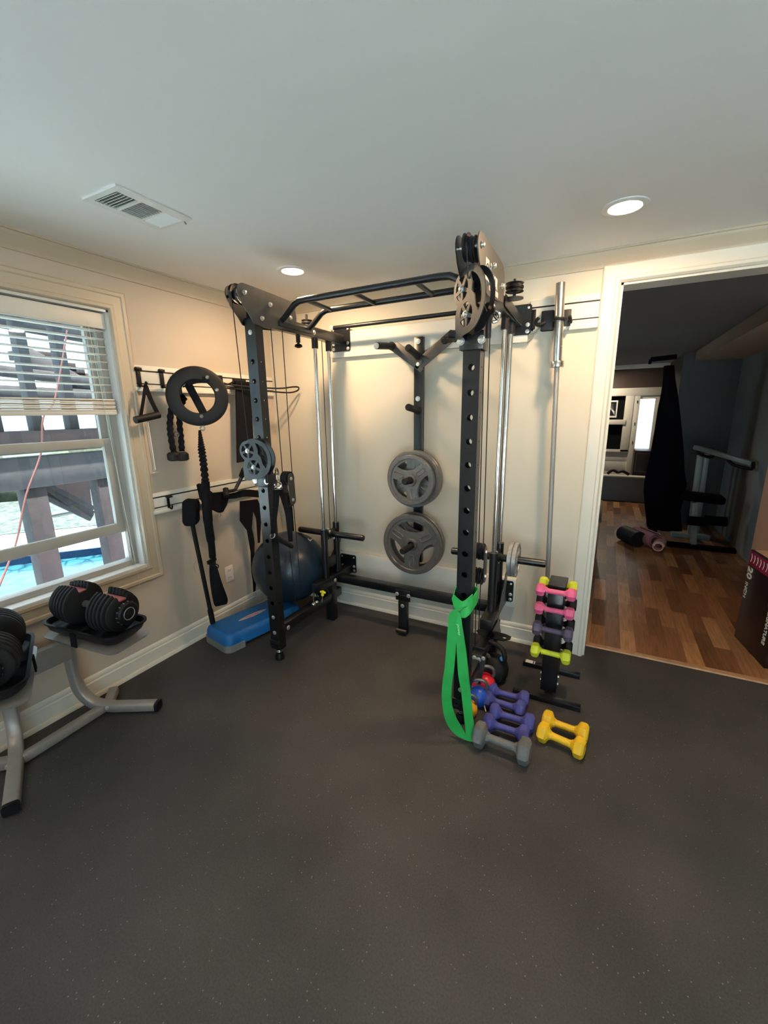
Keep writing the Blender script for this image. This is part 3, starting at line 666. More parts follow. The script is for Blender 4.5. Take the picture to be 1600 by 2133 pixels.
# weight bench behind
t = wthing('weight_bench', 'black weight bench with two padded leg rollers beside the draped machine', 'bench', (3.6, 2.95, 0))
a, b = aty(1418, 1030, 3.0), aty(1507, 1042, 3.0)
MB().box((a+b)/2, ((b-a).length, 0.26, 0.085), (0, 0.06, 0), 0.025).build('seat_pad', 'cover', t)
a, b = aty(1432, 1084, 2.85), aty(1514, 1087, 2.85)
MB().rod(a, a+V((.18, 0, 0)), 0.052, 18).build('leg_roller', 'cover', t)
MB().rod(b-V((.20, 0, 0)), b, 0.052, 18).build('leg_roller', 'cover', t)
MB().rod(a, b, 0.014, 10).build('roller_axle', 'chrome', t)
MB().beam((3.50, 2.98, 0.55), (3.56, 3.0, 0.03), 0.05, 0.05).build('bench_frame', 'steelw', t)
MB().bx(3.3, 3.95, 2.94, 3.02, 0, 0.05, .004).build('floor_bar', 'cover', t)
# rack uprights
t = wthing('barbell_stand', 'pale bench press stand with black bar catches against the grey wall', 'barbell stand', (3.62, 3.6, 0))
a, b = aty(1459, 948, 3.5), aty(1449, 1040, 3.5)
MB().beam(a, (b.x, 3.5, 0), 0.06, 0.05, .004, (0, 1, 0)).beam(a+V((0.10, .2, 0)), (b.x+.10, 3.7, 0), 0.05, 0.05, .004, (0, 1, 0)).bx(3.4, 3.8, 3.45, 3.55, 0, 0.05).build('upright', 'steelw', t)
a, b = aty(1437, 925, 3.3), aty(1568, 966, 3.3); b2 = atx(1568, 966, 3.93)
a = V((3.50, 3.45, 1.14))
MB().beam(a, b2, 0.05, 0.05, .004).build('cross_tube', 'steelw', t)
for f0, f1 in ((0.0, 0.35), (0.55, 1.0)):
    p = a.lerp(b2, f0); q = a.lerp(b2, f1); mdl = p.lerp(q, .5)-V((0, 0, 0.07))
    MB().tube([p+V((0, 0, .0)), p.lerp(mdl, .5)-V((0, 0, .02)), mdl, q-V((0, 0, .055)), q+V((0, 0, 0.02))], 0.018, 8, smooth=4).build('bar_catch', 'blk', t)
# mats
rm = wthing('rolled_mat', 'mauve exercise mat rolled loosely on the wood floor', 'mat', (2.95, 2.8, 0), 'rolled mats')
sp = []
for k in range(70):
    th = k/70*2*PI*2.2; r_ = 0.045+0.022*th/(2*PI); sp.append((r_*math.cos(th), 0.105+r_*math.sin(th)))
c0 = atz(1345, 1128, 0.0)
def roll(mb, c, ax, sp, L, t_):
    pts = []; u = V((0, 0, 1)).cross(V(ax)).normalized()
    mb.strap([c+u*p[0]+V((0, 0, 1))*p[1] for p in sp], [V(ax).normalized()*L/2]*len(sp), t_); return mb
roll(MB(), V((3.06, 2.90, 0)), (0.55, -0.85, 0), sp, 0.34, 0.012).build('roll', 'matp', rm)
o2_ = MB().rod((2.84, 3.02, 0.095), (2.99, 2.77, 0.095), 0.095, 20).build('dark_underside', 'rub', rm)
rm2 = wthing('rolled_mat', 'small peach foam mat rolled up in front of the mauve one', 'mat', (3.2, 2.8, 0), 'rolled mats')
sp2 = []
for k in range(60):
    th = k/60*2*PI*1.5; r_ = 0.04+0.012*th/(2*PI); sp2.append((r_*math.cos(th), 0.066+r_*math.sin(th)))
roll(MB(), V((3.20, 2.80, 0)), (0.15, 1, 0), sp2, 0.30, 0.012).build('roll', 'matc', rm2)

# carton
ca, cb = V((3.485, 0.745)), V((3.548, 0.335)); e1 = (cb-ca); L1 = e1.length; e1.normalize(); e2 = V((-e1.y, e1.x)); 
t = thing('bicycle_carton', 'tall black cardboard carton with red top band and 20 INCH print', 'box', ((ca.x+cb.x)/2+e2.x*0.09, (ca.y+cb.y)/2+e2.y*0.09, 0), math.atan2(e1.y, e1.x))
HB = 0.655
MB().box((0, 0, HB/2), (L1, 0.18, HB), None, 0.002).build('carton_body', 'boxk', t)
MB().box((0, -0.0905, HB-0.055), (L1-0.004, 0.001, 0.095)).build('red_band', 'boxr', t)
MB().box((0, 0, HB+0.001), (L1-0.03, 0.15, 0.002)).build('carton_flap', 'kraft', t)
MB().box((L1/2+0.001, 0.03, 0.13), (0.001, 0.10, 0.20)).build('yellow_panel', 'boxy', t)
chv = MB()
for k in range(10):
    x = -L1/2+0.025+k*0.04
    chv.strap([(x, -0.0915, HB-0.025), (x+0.010, -0.0915, HB-0.05), (x, -0.0915, HB-0.08)], [(0.003, 0, 0)]*3, 0.001, smooth=3)
chv.build('chevrons', 'white', t)
text('20', 0.085, (-L1/2+0.014, -0.0915, HB-0.115), (0, 0, -1), (1, 0, 0), 'white', 'lettering', t, bold=0.002)
text('INCH', 0.048, (-L1/2+0.014, -0.0915, HB-0.225), (0, 0, -1), (1, 0, 0), 'white', 'lettering', t)
text('SIGNATURE', 0.042, (L1/2-0.075, -0.0915, HB-0.30), (0, 0, -1), (1, 0, 0), 'white', 'lettering', t, bold=0.001)
MB().lathe([(0, 0), (0.03, 0), (0.03, 0.001), (0, 0.001)], (L1/2-0.062, -0.0905, HB-0.255), (0, -1, 0), 24).build('round_logo', 'white', t)

# ================================================================== POWER RACK with cable columns
RK = wthing('power_rack', 'large black wall-mounted power rack with cable pulleys and pull-up bar', 'power rack', (1.35, -0.5, 0))
def part(mb, name, m_, parent=RK): return mb.build(name, m_, parent)
SIDES = [dict(cx=0.7195, yf=-0.960, s=1), dict(cx=1.9860, yf=-0.985, s=-1)]
hw = 0.0375; ud = 0.060
def wheel_plate():
    out = [(-0.085, -0.135), (-0.088, -0.045), (-0.072, -0.008)]
    out += circ(-0.042, 0.050, 0.062, 10, R(215), R(95), True)
    out += circ(0.0, 0.0, 0.125, 20, R(105), R(-78), True)
    out += [(-0.02, -0.128), (-0.045, -0.137)]
    holes = []
    for cx, cy in ((-0.042, 0.050), (-0.006, -0.052)):
        for k in range(5):
            a = R(90+72*k)
            holes.append([(cx+0.015*math.cos(a), cy+0.015*math.sin(a))] + [(cx+0.046*math.cos(a+d), cy+0.046*math.sin(a+d)) for d in (-0.48, -0.2, 0.1, 0.48)][::1])
    cre = circ(0, 0, 0.100, 12, R(80), R(-35), True) + [(0.060, -0.030), (0.052, 0.010), (0.030, 0.030), (0.032, 0.060)]
    holes.append(cre)
    return out, holes
WO, WH = wheel_plate()
def pulley(c, ax, r, w, name='pulley', parent=RK, m_='blk2'):
    p = MB().lathe([(0, -w/2), (r*.35, -w/2), (r*.5, -w*.3), (r*.9, -w*.35), (r, -w/2), (r, -w*.38), (r*.86, -w*.05), (r*.86, w*.05), (r, w*.38), (r, w/2), (r*.9, w*.35), (r*.5, w*.3), (r*.35, w/2), (0, w/2)], c, ax, 28)
    return part(p, name, m_, parent)
for S_ in SIDES:
    cx, yf, s = S_['cx'], S_['yf'], S_['s']; yb = yf+ud; Lft = s > 0
    z0, z1 = 0.095, 2.112
    # upright: hollow square tube with drilled faces
    zs_ = [1.786-0.1055*k for k in range(16)] if not Lft else [1.890-0.1055*k for k in range(17)]
    hz = [z for z in zs_ if z > z0+0.05]
    u = MB(); outer = [(-hw, z0), (hw, z0), (hw, z1), (-hw, z1)]
    for yy in (yf+0.0015, yb-0.0015):
        u.prism(outer, [circ(0, z, 0.0145, 20) for z in hz], (cx, yy, 0), (1, 0, 0), (0, 0, 1), 0.003)
    so = [(yf+0.003, z0), (yb-0.003, z0), (yb-0.003, z1), (yf+0.003, z1)]
    for xx in (cx-hw+0.0015, cx+hw-0.0015):
        u.prism(so, [circ((yf+yb)/2, z, 0.0045, 10) for z in hz], (xx, 0, 0), (0, 1, 0), (0, 0, 1), 0.003)
    U = part(u, 'front_upright', 'blk')
    MB().bx(cx-hw-.001, cx+hw+.001, yf-.001, yb+.001, z0-0.012, z0+0.004, 0.003).bx(cx-hw-.001, cx+hw+.001, yf-.001, yb+.001, z1-.003, z1+0.008, 0.003).build('end_cap', 'blk2', U)
    # levelling foot
    yc = (yf+yb)/2
    part(MB().rod((cx, yc, 0.0), (cx, yc, 0.095), 0.012).lathe([(0, 0), (0.03, 0), (0.03, 0.03), (0.022, 0.045), (0, 0.045)], (cx, yc, 0), (0, 0, 1)), 'levelling_foot', 'blk2')
    part(MB().torus((cx, yc, 0.058), (0, 0, 1), 0.019, 0.0035).torus((cx, yc, 0.068), (0, 0, 1), 0.019, 0.0035).torus((cx, yc, 0.078), (0, 0, 1), 0.019, 0.0035), 'spring_ring', 'chrome')
    b = Bolts()
    for (dx, z) in ((-0.018, 0.122), (0.020, 0.118), (0, 0.205), (0, 0.315)): b.bolt((cx+dx, yf, z), (0, -1, 0))
    if Lft: b.bolt((cx, yf, 2.045), (0, -1, 0))
    part(b, 'bolt', 'zinc')
    part(MB().box((cx, yf-0.004, 0.125), (0.085, 0.006, 0.05), None, 0.002), 'foot_plate', 'blk')
    # beams along the side
    bw = 0.030
    part(MB().bx(cx-bw, cx+bw, yf+.01, -0.04, 2.092, 2.158, 0.004), 'top_beam', 'blk')
    part(MB().bx(cx-bw, cx+bw, yb, -0.20, 0.175, 0.240, 0.004), 'base_beam', 'blk')
    part(MB().bx(cx-bw-.006, cx+bw+.006, -0.505, -0.044, 0.305, 0.372, 0.004), 'support_beam', 'blk')
    part(MB().bx(cx-0.035, cx+0.035, -0.335, -0.275, 0.0, 0.306, 0.004), 'back_leg', 'blk')
    part(MB().prism([(-0.50, 0.305), (-0.34, 0.305), (-0.24, 0.175), (-0.24, 0.14), (-0.30, 0.14)], [], (cx+0.041*(-s), 0, 0), (0, 1, 0), (0, 0, 1), 0.006)
         .prism([(-0.36, 0.37), (-0.10, 0.62), (-0.08, 0.60), (-0.18, 0.37)], [circ(-0.22, 0.44, 0.008, 10)], (cx+0.041*(-s), 0, 0), (0, 1, 0), (0, 0, 1), 0.005), 'gusset_brace', 'blk')
    # wall plates
    for (a0, a1, q0, q1) in ((cx-0.078, cx+0.082, 2.045, 2.215), (cx-0.075, cx+0.075, 0.305, 0.458)):
        pl = MB().prism([(a0+.01, q0), (a1-.01, q0), (a1, q0+.01), (a1, q1-.01), (a1-.01, q1), (a0+.01, q1), (a0, q1-.01), (a0, q0+.01)], [], (0, -0.040, 0), (1, 0, 0), (0, 0, 1), 0.007)
        w_ = part(pl, 'wall_plate', 'blk'); b = Bolts()
        for xx in (a0+0.018, a1-0.018):
            for zz in (q0+0.018, q0+0.055, q1-0.02): b.bolt((xx, -0.0435, zz), (0, -1, 0), 0.010 if zz < q1-0.03 else 0.006)
        b.build('bolt', 'zinc', w_)
    # top gusset plates with nose pulley
    dy = yf+0.960
    go = [(-0.610, 2.105), (-0.602, 2.177), (-0.613, 2.222), (-0.635, 2.248), (-0.667, 2.261), (-0.82, 2.267), (-1.0, 2.272)] + circ(-1.030, 2.226, 0.046, 10, R(85), R(205), True) + [(-1.050, 2.170), (-1.020, 2.140), (-0.998, 2.118), (-0.972, 2.085), (-0.90, 2.075)]
    go = [(p[0]+dy, p[1]) for p in go]
    for q in (-1, 1):
        g = part(MB().prism(go, [], (cx+q*0.043, 0, 0), (0, 1, 0), (0, 0, 1), 0.005), 'gusset_plate', 'plate_blk' if q == (1 if True else 0) else 'blk')  # camera-side plate takes the lightened copy
    for (y_, z_) in ((-1.030, 2.226), (-0.835, 2.205), (-0.665, 2.165), (-0.91, 2.12)):
        b = MB()
        for q in (-1, 1): b.bolt((cx+q*0.0455, y_+dy, z_), (q, 0, 0), 0.010, 0.014)
        b.rod((cx-0.045, y_+dy, z_), (cx+0.045, y_+dy, z_), 0.007, 10)
        part(b, 'spacer_bolt', 'zinc')
    pulley((cx-0.010, -1.030+dy, 2.226), (1, 0, 0), 0.050, 0.018); pulley((cx+0.014, -1.015+dy, 2.220), (1, 0, 0), 0.048, 0.018)
    pulley((cx, -0.735+dy, 2.180), (1, 0, 0), 0.048, 0.018)
    # rear horizontal pulleys and bracket
    hx, hy = (2.052, -0.49) if not Lft else (0.690, -0.40)
    pulley((hx, hy, 2.212 if not Lft else 2.195), (0, 0, 1), 0.044 if not Lft else 0.036, 0.018); pulley((hx, hy, 2.190 if not Lft else 2.175), (0, 0, 1), 0.044 if not Lft else 0.036, 0.018)
    part(MB().prism(circ(hx, hy, 0.046, 18), [], (0, 0, 2.150), (1, 0, 0), (0, 1, 0), 0.005).beam((hx, hy, 2.150), (cx, hy+.02, 2.150), 0.06, 0.006).rod((hx, hy, 2.158), (hx, hy, 2.24), 0.008, 10)
         .beam((cx-s*0.036, hy-0.06, 2.135), (cx-s*0.036, -0.10, 2.115), 0.006, 0.055, .001), 'pulley_bracket', 'blk')
    # guide rods
    for y_ in (-0.362, -0.200):
        part(MB().rod((cx, y_, 0.37), (cx, y_, 2.092), 0.0135, 20), 'guide_rod', 'chrome')
        part(MB().rod((cx, y_, 2.030), (cx, y_, 2.094), 0.022, 16), 'rod_collar', 'blk2')
    # weight carriage
    c = MB().rod((cx, -0.362, 0.372), (cx, -0.362, 0.755), 0.0255, 24).rod((cx, -0.200, 0.372), (cx, -0.200, 0.775), 0.0255, 24)
    c.bx(cx-0.012, cx+0.012, -0.345, -0.215, 0.665, 0.735, 0.004).bx(cx-0.012, cx+0.012, -0.345, -0.215, 0.44, 0.52, 0.004)
    CG = part(c, 'weight_carriage', 'blk')
    for q in (-1, 1):
        MB().lathe([(0, 0), (0.030, 0), (0.030, 0.012), (0.0235, 0.014), (0.0235, 0.275), (0.021, 0.282), (0, 0.282)], (cx+q*0.012, -0.281, 0.702), (q, 0, 0), 24).build('weight_horn', 'blk', CG)
    Bolts().bolt((cx+0.012, -0.305, 0.725), (s, 0, 0)).bolt((cx+0.012, -0.255, 0.665), (s, 0, 0)).bolt((cx, -0.31, 0.74), (0, -1, 0), .012).bolt((cx, -0.31, 0.67), (0, -1, 0), .012).build('bolt', 'zinc', CG)
    # floating pulley block and cables
    zb = 1.125 if Lft else 0.800; yb_ = -0.735 if Lft else -0.705; fx = cx
    blk = MB().prism(circ(yb_, zb+0.075, 0.030, 12, 0, PI, True)+circ(yb_+0.006, zb-0.075, 0.030, 12, PI, 2*PI, True), [], (fx+0.030, 0, 0), (0, 1, 0), (0, 0, 1), 0.004)
    blk.prism(circ(yb_, zb+0.075, 0.030, 12, 0, PI, True)+circ(yb_+0.006, zb-0.075, 0.030, 12, PI, 2*PI, True), [], (fx-0.030, 0, 0), (0, 1, 0), (0, 0, 1), 0.004)
    B_ = part(blk, 'floating_pulley_block', 'plate_blk' if Lft else 'blk')
    Bolts().bolt((fx+0.032, yb_, zb+0.07), (1, 0, 0), .009).bolt((fx+0.032, yb_+.005, zb-0.07), (1, 0, 0), .009).build('bolt', 'zinc', B_)
    for dz in (0.07, -0.07):
        for dx in ((-0.012, 0.012)): pulley((fx+dx, yb_, zb+dz), (1, 0, 0), 0.046, 0.018, 'block_pulley', B_)
    cr_ = 0.0028
    part(MB().tube([(fx+0.004, yb_-0.045, zb+0.075), (fx, -0.790, 2.10)], cr_, 6).tube([(fx+0.006, yb_+0.045, zb+0.075), (fx, -0.690, 2.10)], cr_, 6)
         .tube([(fx, yb_-0.043, zb-0.075), (fx, -0.735, 0.32)], cr_, 6).tube([(fx, yb_+0.043, zb-0.075), (fx, -0.665, 0.36)], cr_, 6)
         .tube([(cx, -0.281, 0.74), (cx, -0.281, 2.09)], cr_, 6), 'cable', 'blk2')
    zc = 1.340 if Lft else 2.020
    part(MB().tube([(cx, yf-0.115, 2.228), (cx, yf-0.085, zc+0.09)], cr_, 6), 'cable', 'blk2')
    part(MB().tube([(cx, yb+0.012, 0.3), (cx, yb+0.012, zc-0.15)], cr_, 6), 'cable', 'blk2')
    # swivel pulley carriage on the front upright
    az = R(7) if Lft else R(-41)
    nv = V((math.sin(az), -math.cos(az), 0)); uv = V((math.cos(az), math.sin(az), 0)); kk = 0.92 if Lft else 1.0
    o_ = V((cx+(0.028 if Lft else 0.012), yf-0.062, zc+(0.012 if Lft else 0.015)))
    tcar = MB().bx(cx-0.052, cx+0.052, yf-0.012, yf-0.004, zc-0.165, zc-0.09, 0.003).bx(cx-0.052, cx-0.043, yf-0.008, yb+0.01, zc-0.165, zc-0.09, .003).bx(cx+0.043, cx+0.052, yf-0.008, yb+0.01, zc-0.165, zc-0.09, .003).bx(cx-0.052, cx+0.052, yb+0.004, yb+0.012, zc-0.165, zc-0.09, .003)
    CA = part(tcar, 'trolley_sleeve', 'blk')
    for q, m_ in ((1, 'plate_blk' if not Lft else 'blk'), (-1, 'blk')):
        MB().prism([(p[0]*kk, p[1]*kk) for p in WO], [[(p[0]*kk, p[1]*kk) for p in h] for h in WH], o_+nv*(0.020*q), uv, (0, 0, 1), 0.005).build('swivel_plate', m_, CA)
    for (a, b_, r_) in ((-0.042, 0.050, 0.047), (-0.006, -0.052, 0.047)):
        c_ = o_+uv*(a*kk)+V((0, 0, b_*kk))
        pulley(c_, nv, r_*0.9, 0.016, 'swivel_pulley', CA)
        Bolts().bolt(c_+nv*0.0225, nv, 0.011, 0.012).bolt(c_-nv*0.0225, -nv, 0.011, 0.012).build('axle_bolt', 'zinc', CA)
    bb_ = Bolts()
    for dx in (-0.045, 0.045): bb_.bolt((cx+dx, yf-0.013, zc-0.128), (0, -1, 0), 0.014)
    bb_.build('bolt', 'zinc', CA)
    MB().ball((cx+0.078, yf-0.04, zc-0.045 if Lft else zc-0.02), 0.026, (1, 1, 1), 16, 10).rod((cx+0.078, yf-0.04, zc-0.13), (cx+0.078, yf-0.04, zc-0.04), 0.012, 10).build('pull_pin_knob', 'blk2', CA)
    MB().rod((cx-0.052, yf-0.01, zc-0.10), (cx-0.095, yf-0.01, zc-0.095), 0.017, 14).build('side_knob', 'blk2', CA)

# pull-up bar with rungs, rear tube, crossbeam, centre foot
xl, xr = 0.757, 1.948
pb = MB()
for y_ in (-0.745, -0.480):
    y2 = y_-0.02*0
    pb.tube([(xl, y_, 2.128), (xl+0.035, y_, 2.150), (xl+0.110, y_, 2.212), (xl+0.145, y_, 2.226), (xl+0.2, y_, 2.228), (xr-0.2, y_-0.01, 2.228), (xr-0.145, y_-0.01, 2.224), (xr-0.110, y_-0.01, 2.208), (xr-0.03, y_-0.01, 2.140), (xr, y_-0.01, 2.118)], 0.0175, 16)
PB = part(pb, 'pull_up_bar', 'blk')
for x_ in (0.955, 1.262, 1.625): MB().rod((x_, -0.745, 2.224), (x_-0.012, -0.482, 2.224), 0.0125, 12).build('rung', 'blk', PB)
part(MB().bx(xl-0.008, xl+0.004, -0.80, -0.42, 2.085, 2.150, 0.003).beam((xl+0.010, -0.775, 2.118), (xl+0.010, -0.450, 2.118), 0.02, 0.03), 'bar_flange', 'blk')
part(MB().bx(xr-0.004, xr+0.008, -0.81, -0.43, 2.085, 2.150, 0.003), 'bar_flange', 'blk')
part(MB().rod((0.742, -0.190, 2.182), (1.955, -0.190, 2.182), 0.0135, 16), 'rear_cross_tube', 'blk')
part(Bolts().bolt((0.750, -0.20, 2.182), (0, -1, 0), .014).bolt((0.76, -0.60, 2.12), (1, 0, 0), .014).bolt((0.76, -0.42, 2.12), (1, 0, 0), .012), 'bolt', 'zinc')
part(MB().bx(0.752, 1.955, -0.262, -0.198, 0.302, 0.360, 0.004), 'crossbeam', 'blk')
for k in range(3): pass
part(MB().bx(1.290, 1.362, -0.276, -0.240, 0.0, 0.262, 0.005).bx(1.272, 1.380, -0.274, -0.186, 0.296, 0.304, .002).rod((1.285, -0.292, 0.03), (1.367, -0.292, 0.03), 0.018, 14), 'centre_foot', 'blk')
part(MB().bx(1.268, 1.384, -0.272, -0.262, 0.262, 0.345, 0.003), 'foot_bracket', 'blk')
part(Bolts().bolt((1.280, -0.272, 0.31), (0, -1, 0), .012).bolt((1.372, -0.272, 0.31), (0, -1, 0), .012).bolt((1.326, -0.276, 0.225), (0, -1, 0), .012), 'bolt', 'zinc')
part(MB().rod((0.7195, -0.54, 2.045), (0.7195, -0.54, 2.094), 0.014, 12).lathe([(0, 0), (0.010, 0), (0.026, 0.008), (0.022, 0.020), (0.008, 0.026), (0.006, 0.04), (0, 0.04)], (0.7195, -0.54, 2.012), (0, 0, 1), 20), 'adjusting_knob', 'blk2')
# landmine style lever bits low on the left side
part(MB().torus((0.76, -0.47, 0.285), (0.6, -0.8, 0), 0.045, 0.005, 24, 8), 'pin_ring', 'rub')
part(MB().rod((0.77, -0.60, 0.27), (0.775, -0.60, 0.355), 0.005, 8).ball((0.77, -0.60, 0.262), 0.016, (1, 1, 1), 14, 8).ball((0.77, -0.56, 0.262), 0.014, (1, 1, 1), 14, 8), 'pin_eye', 'chrome')
part(MB().rod((0.785, -0.52, 0.245), (0.79, -0.515, 0.30), 0.004, 8), 'pop_pin_shaft', 'steel')
part(MB().rod((0.79, -0.515, 0.298), (0.792, -0.513, 0.335), 0.011, 12).rod((0.773, -0.513, 0.325), (0.815, -0.513, 0.325), 0.008, 10), 'pop_pin_handle', mat('yellow_knob', (0.85, 0.72, 0.02), 0.4))
part(Bolts().bolt((0.75, -0.86, 0.20), (1, 0, 0), 0.013).bolt((0.76, -0.30, 0.335), (1, 0, 0), .012), 'bolt', 'zinc')
# landing plate ear at the right base
part(MB().prism([(-0.02, -0.06), (0.10, -0.05), (0.135, -0.01), (0.135, 0.02), (0.10, 0.035), (-0.05, 0.05), (-0.08, 0.0)], [circ(0.10, -0.01, 0.012, 12), circ(0.02, -0.03, 0.006, 8)], (1.99, -0.42, 0.24), (1, 0, 0), (0, 1, 0), 0.006)
     .bx(1.93, 2.02, -0.64, -0.62, 0.06, 0.26, .004), 'base_ear', 'blk')
part(MB().prism([(0, 0.08), (0.035, 0.08), (0.06, 0.26), (-0.02, 0.26), (-0.03, 0.16)], [], (1.99, -0.72, 0), (1, 0, 0), (0, 0, 1), 0.006), 'cable_bracket', 'plate_blk')
part(Bolts().bolt((1.985, -0.73, 0.245), (0, -1, 0), .012).bolt((2.01, -0.73, 0.24), (0, -1, 0), .012).bolt((2.035, -0.73, 0.255), (0, -1, 0), .010).bolt((2.0, -0.73, 0.10), (0, -1, 0), .012), 'bolt', 'zinc')
# maker's mark on the right outer plate (faces +x)
xo = 1.986+0.0465
def yz(y, z): return (xo, y, z)
part(MB().prism([(-0.985, 2.125), (-0.930, 2.125), (-0.930, 2.205), (-0.985, 2.205)], [], (xo, 0, 0), (0, 1, 0), (0, 0, 1), 0.001), 'mark_panel', 'white')
part(MB().torus((xo+0.001, -0.957, 2.170), (1, 0, 0), 0.016, 0.002, 20, 6).prism([(-0.967, 2.14), (-0.947, 2.14), (-0.957, 2.158)], [], (xo+0.001, 0, 0), (0, 1, 0), (0, 0, 1), 0.001), 'mark_icon', 'blk2')
text('.9', 0.036, yz(-0.915, 2.178), (0, 1, 0), (0, 0, 1), 'white', 'mark_lettering', RK, bold=0.001)
text('MAJOR', 0.062, yz(-0.920, 2.128), (0, 1, 0), (0, 0, 1), 'white', 'mark_lettering', RK, bold=0.0012, sx=0.75)
part(MB().prism([(-0.920, 2.098), (-0.755, 2.098), (-0.755, 2.120), (-0.920, 2.120)], [], (xo, 0, 0), (0, 1, 0), (0, 0, 1), 0.001), 'mark_bar', mat('pale_red_print', (0.75, 0.48, 0.44), 0.5))
text('FITNESS', 0.020, yz(-0.905, 2.103), (0, 1, 0), (0, 0, 1), 'redp', 'mark_lettering', RK, depth=0.002)

# ================================================================== wall plate tree and plates
TR = wthing('plate_tree', 'black wall-mounted plate storage tree with V-shaped arms', 'plate rack', (1.355, -0.04, 0.45))
tb = MB().bx(1.322, 1.389, -0.072, -0.038, 0.50, 2.090, 0.004); tb.build('post', 'blk', TR)
al = MB().beam((1.372, -0.0745, 1.905), (1.175, -0.0745, 2.045), 0.006, 0.070, .002).beam((1.340, -0.068, 1.900), (1.600, -0.068, 2.085), 0.010, 0.070, .002).beam((1.372, -0.0745, 1.905), (1.35, -0.0745, 1.88), 0.006, 0.06, .002)
al.build('arm', 'plate_blk', TR)
def peg(a, b, endm=None):
    a = V(a); b = V(b); d = (b-a).normalized()
    p = MB().lathe([(0, 0), (0.028, 0), (0.028, 0.008), (0.0225, 0.010), (0.0225, (b-a).length-0.006), (0.017, (b-a).length), (0, (b-a).length)], a, b-a, 24).build('peg', 'rub', TR)
    if endm: MB().lathe([(0, 0), (0.019, 0), (0.019, 0.001), (0, 0.001)], b, d, 20).build('peg_cap', endm, p)
peg((1.160, -0.078, 2.045), aty(784, 720, -0.30), 'iron2'); peg((1.357, -0.074, 1.965), aty(850, 724, -0.28)); peg((1.610, -0.074, 2.062), aty(925, 709, -0.28)); peg((1.357, -0.074, 1.610), aty(850, 848, -0.27))
def wpeg(z, L): 
    peg((1.357, -0.074, z), (1.357, -0.074-L, z+0.012))
wpeg(1.135, 0.23); wpeg(0.655, 0.27)
b = Bolts()
for z in (2.060, 1.915, 1.690): b.bolt((1.355, -0.075, z), (0, -1, 0), 0.014)
b.build('bolt', 'zinc', TR)

def weight_plate(name, label, D, th, m_='iron', group=None, hole=0.026):
    t = thing(name, label, 'weight plate', (0, 0, 0), 0, group); Rr = D/2
    hs = []
    for k in range(3):
        a = R(90+120*k); n = 10; w0, w1 = 0.62, 0.70
        ri, ro = Rr*0.42, Rr*0.76
        pts = [(ro*math.cos(a+w1*(2*i/n-1)), ro*math.sin(a+w1*(2*i/n-1))) for i in range(n+1)]
        pts += [(ri*1.35*math.cos(a+0.62), ri*1.35*math.sin(a+0.62)), (ri*math.cos(a+0.30), ri*math.sin(a+0.30)), (ri*math.cos(a-0.30), ri*math.sin(a-0.30)), (ri*1.35*math.cos(a-0.62), ri*1.35*math.sin(a-0.62))]
        hs.append(pts)
    MB().prism(circ(0, 0, Rr*0.97, 64), hs+[circ(0, 0, hole, 20)], (0, 0, 0), (1, 0, 0), (0, 0, 1), th*0.55).build('disc', m_, t)
    MB().lathe([(Rr*0.84, -th*.25), (Rr*0.86, -th*.5), (Rr*0.98, -th*.5), (Rr, -th*.38), (Rr, th*.38), (Rr*0.98, th*.5), (Rr*0.86, th*.5), (Rr*0.84, th*.25)], (0, 0, 0), (0, 1, 0), 72).build('rim', m_, t)
    MB().lathe([(hole, -th*.55), (hole*1.55, -th*.55), (hole*1.75, -th*.3), (hole*1.75, th*.3), (hole*1.55, th*.55), (hole, th*.55), (hole, -th*.55)], (0, 0, 0), (0, 1, 0), 32).build('hub', m_, t)
    rb = MB()
    for k in range(3):
        a = R(30+120*k); d = V((math.cos(a), 0, math.sin(a)))
        ring = []
        c0 = d*Rr*0.40; c1 = d*Rr*0.72; sd = V((0, -1, 0)).cross(d)*Rr*0.07
        pts = [c0+sd, c0+sd*.2-d*Rr*.04+sd*0, c0-sd, c1-sd, c1-sd*0+d*Rr*.04, c1+sd]
        rb.tube([p+V((0, -th*.30, 0)) for p in pts], 0.0036, 6, closed=True, smooth=3)
    rb.build('rib', m_, t)
    return t
p45 = weight_plate('weight_plate', 'largest grey three-spoke weight plate, outer of the pair on the lowest wall peg', 0.452, 0.036)
p45.location = (1.352, -0.165, 0.668); p45['group'] = 'grey iron plates on the wall tree'
dup(p45, (1.357, -0.118, 0.672), (0, R(14), 0), 'large grey weight plate hidden behind the front plate on the lowest wall peg')
p35 = weight_plate('weight_plate', 'mid-size grey weight plate nearest the wall on the upper plate peg', 0.400, 0.034, group='grey iron plates on the wall tree')
p35.location = (1.357, -0.110, 1.142); dup(p35, (1.357, -0.150, 1.142), (0, R(60), 0), 'mid-size grey weight plate in the middle of the upper peg stack')
p25 = weight_plate('weight_plate', 'smaller grey three-spoke weight plate at the front of the upper peg stack', 0.350, 0.032, group='grey iron plates on the wall tree')
p25.location = (1.355, -0.192, 1.142); p25.rotation_euler = (0, R(-8), 0)
ps = weight_plate('weight_plate', 'small worn grey weight plate, outer of two on the right rack horn', 0.215, 0.024, 'iron2', group='small plates on the right carriage horn')
ps.location = (2.105, -0.281, 0.702); ps.rotation_euler = (0, 0, R(90))
dup(ps, (2.078, -0.281, 0.702), (0, 0, R(90)), 'small worn grey weight plate, inner of two on the right rack horn')

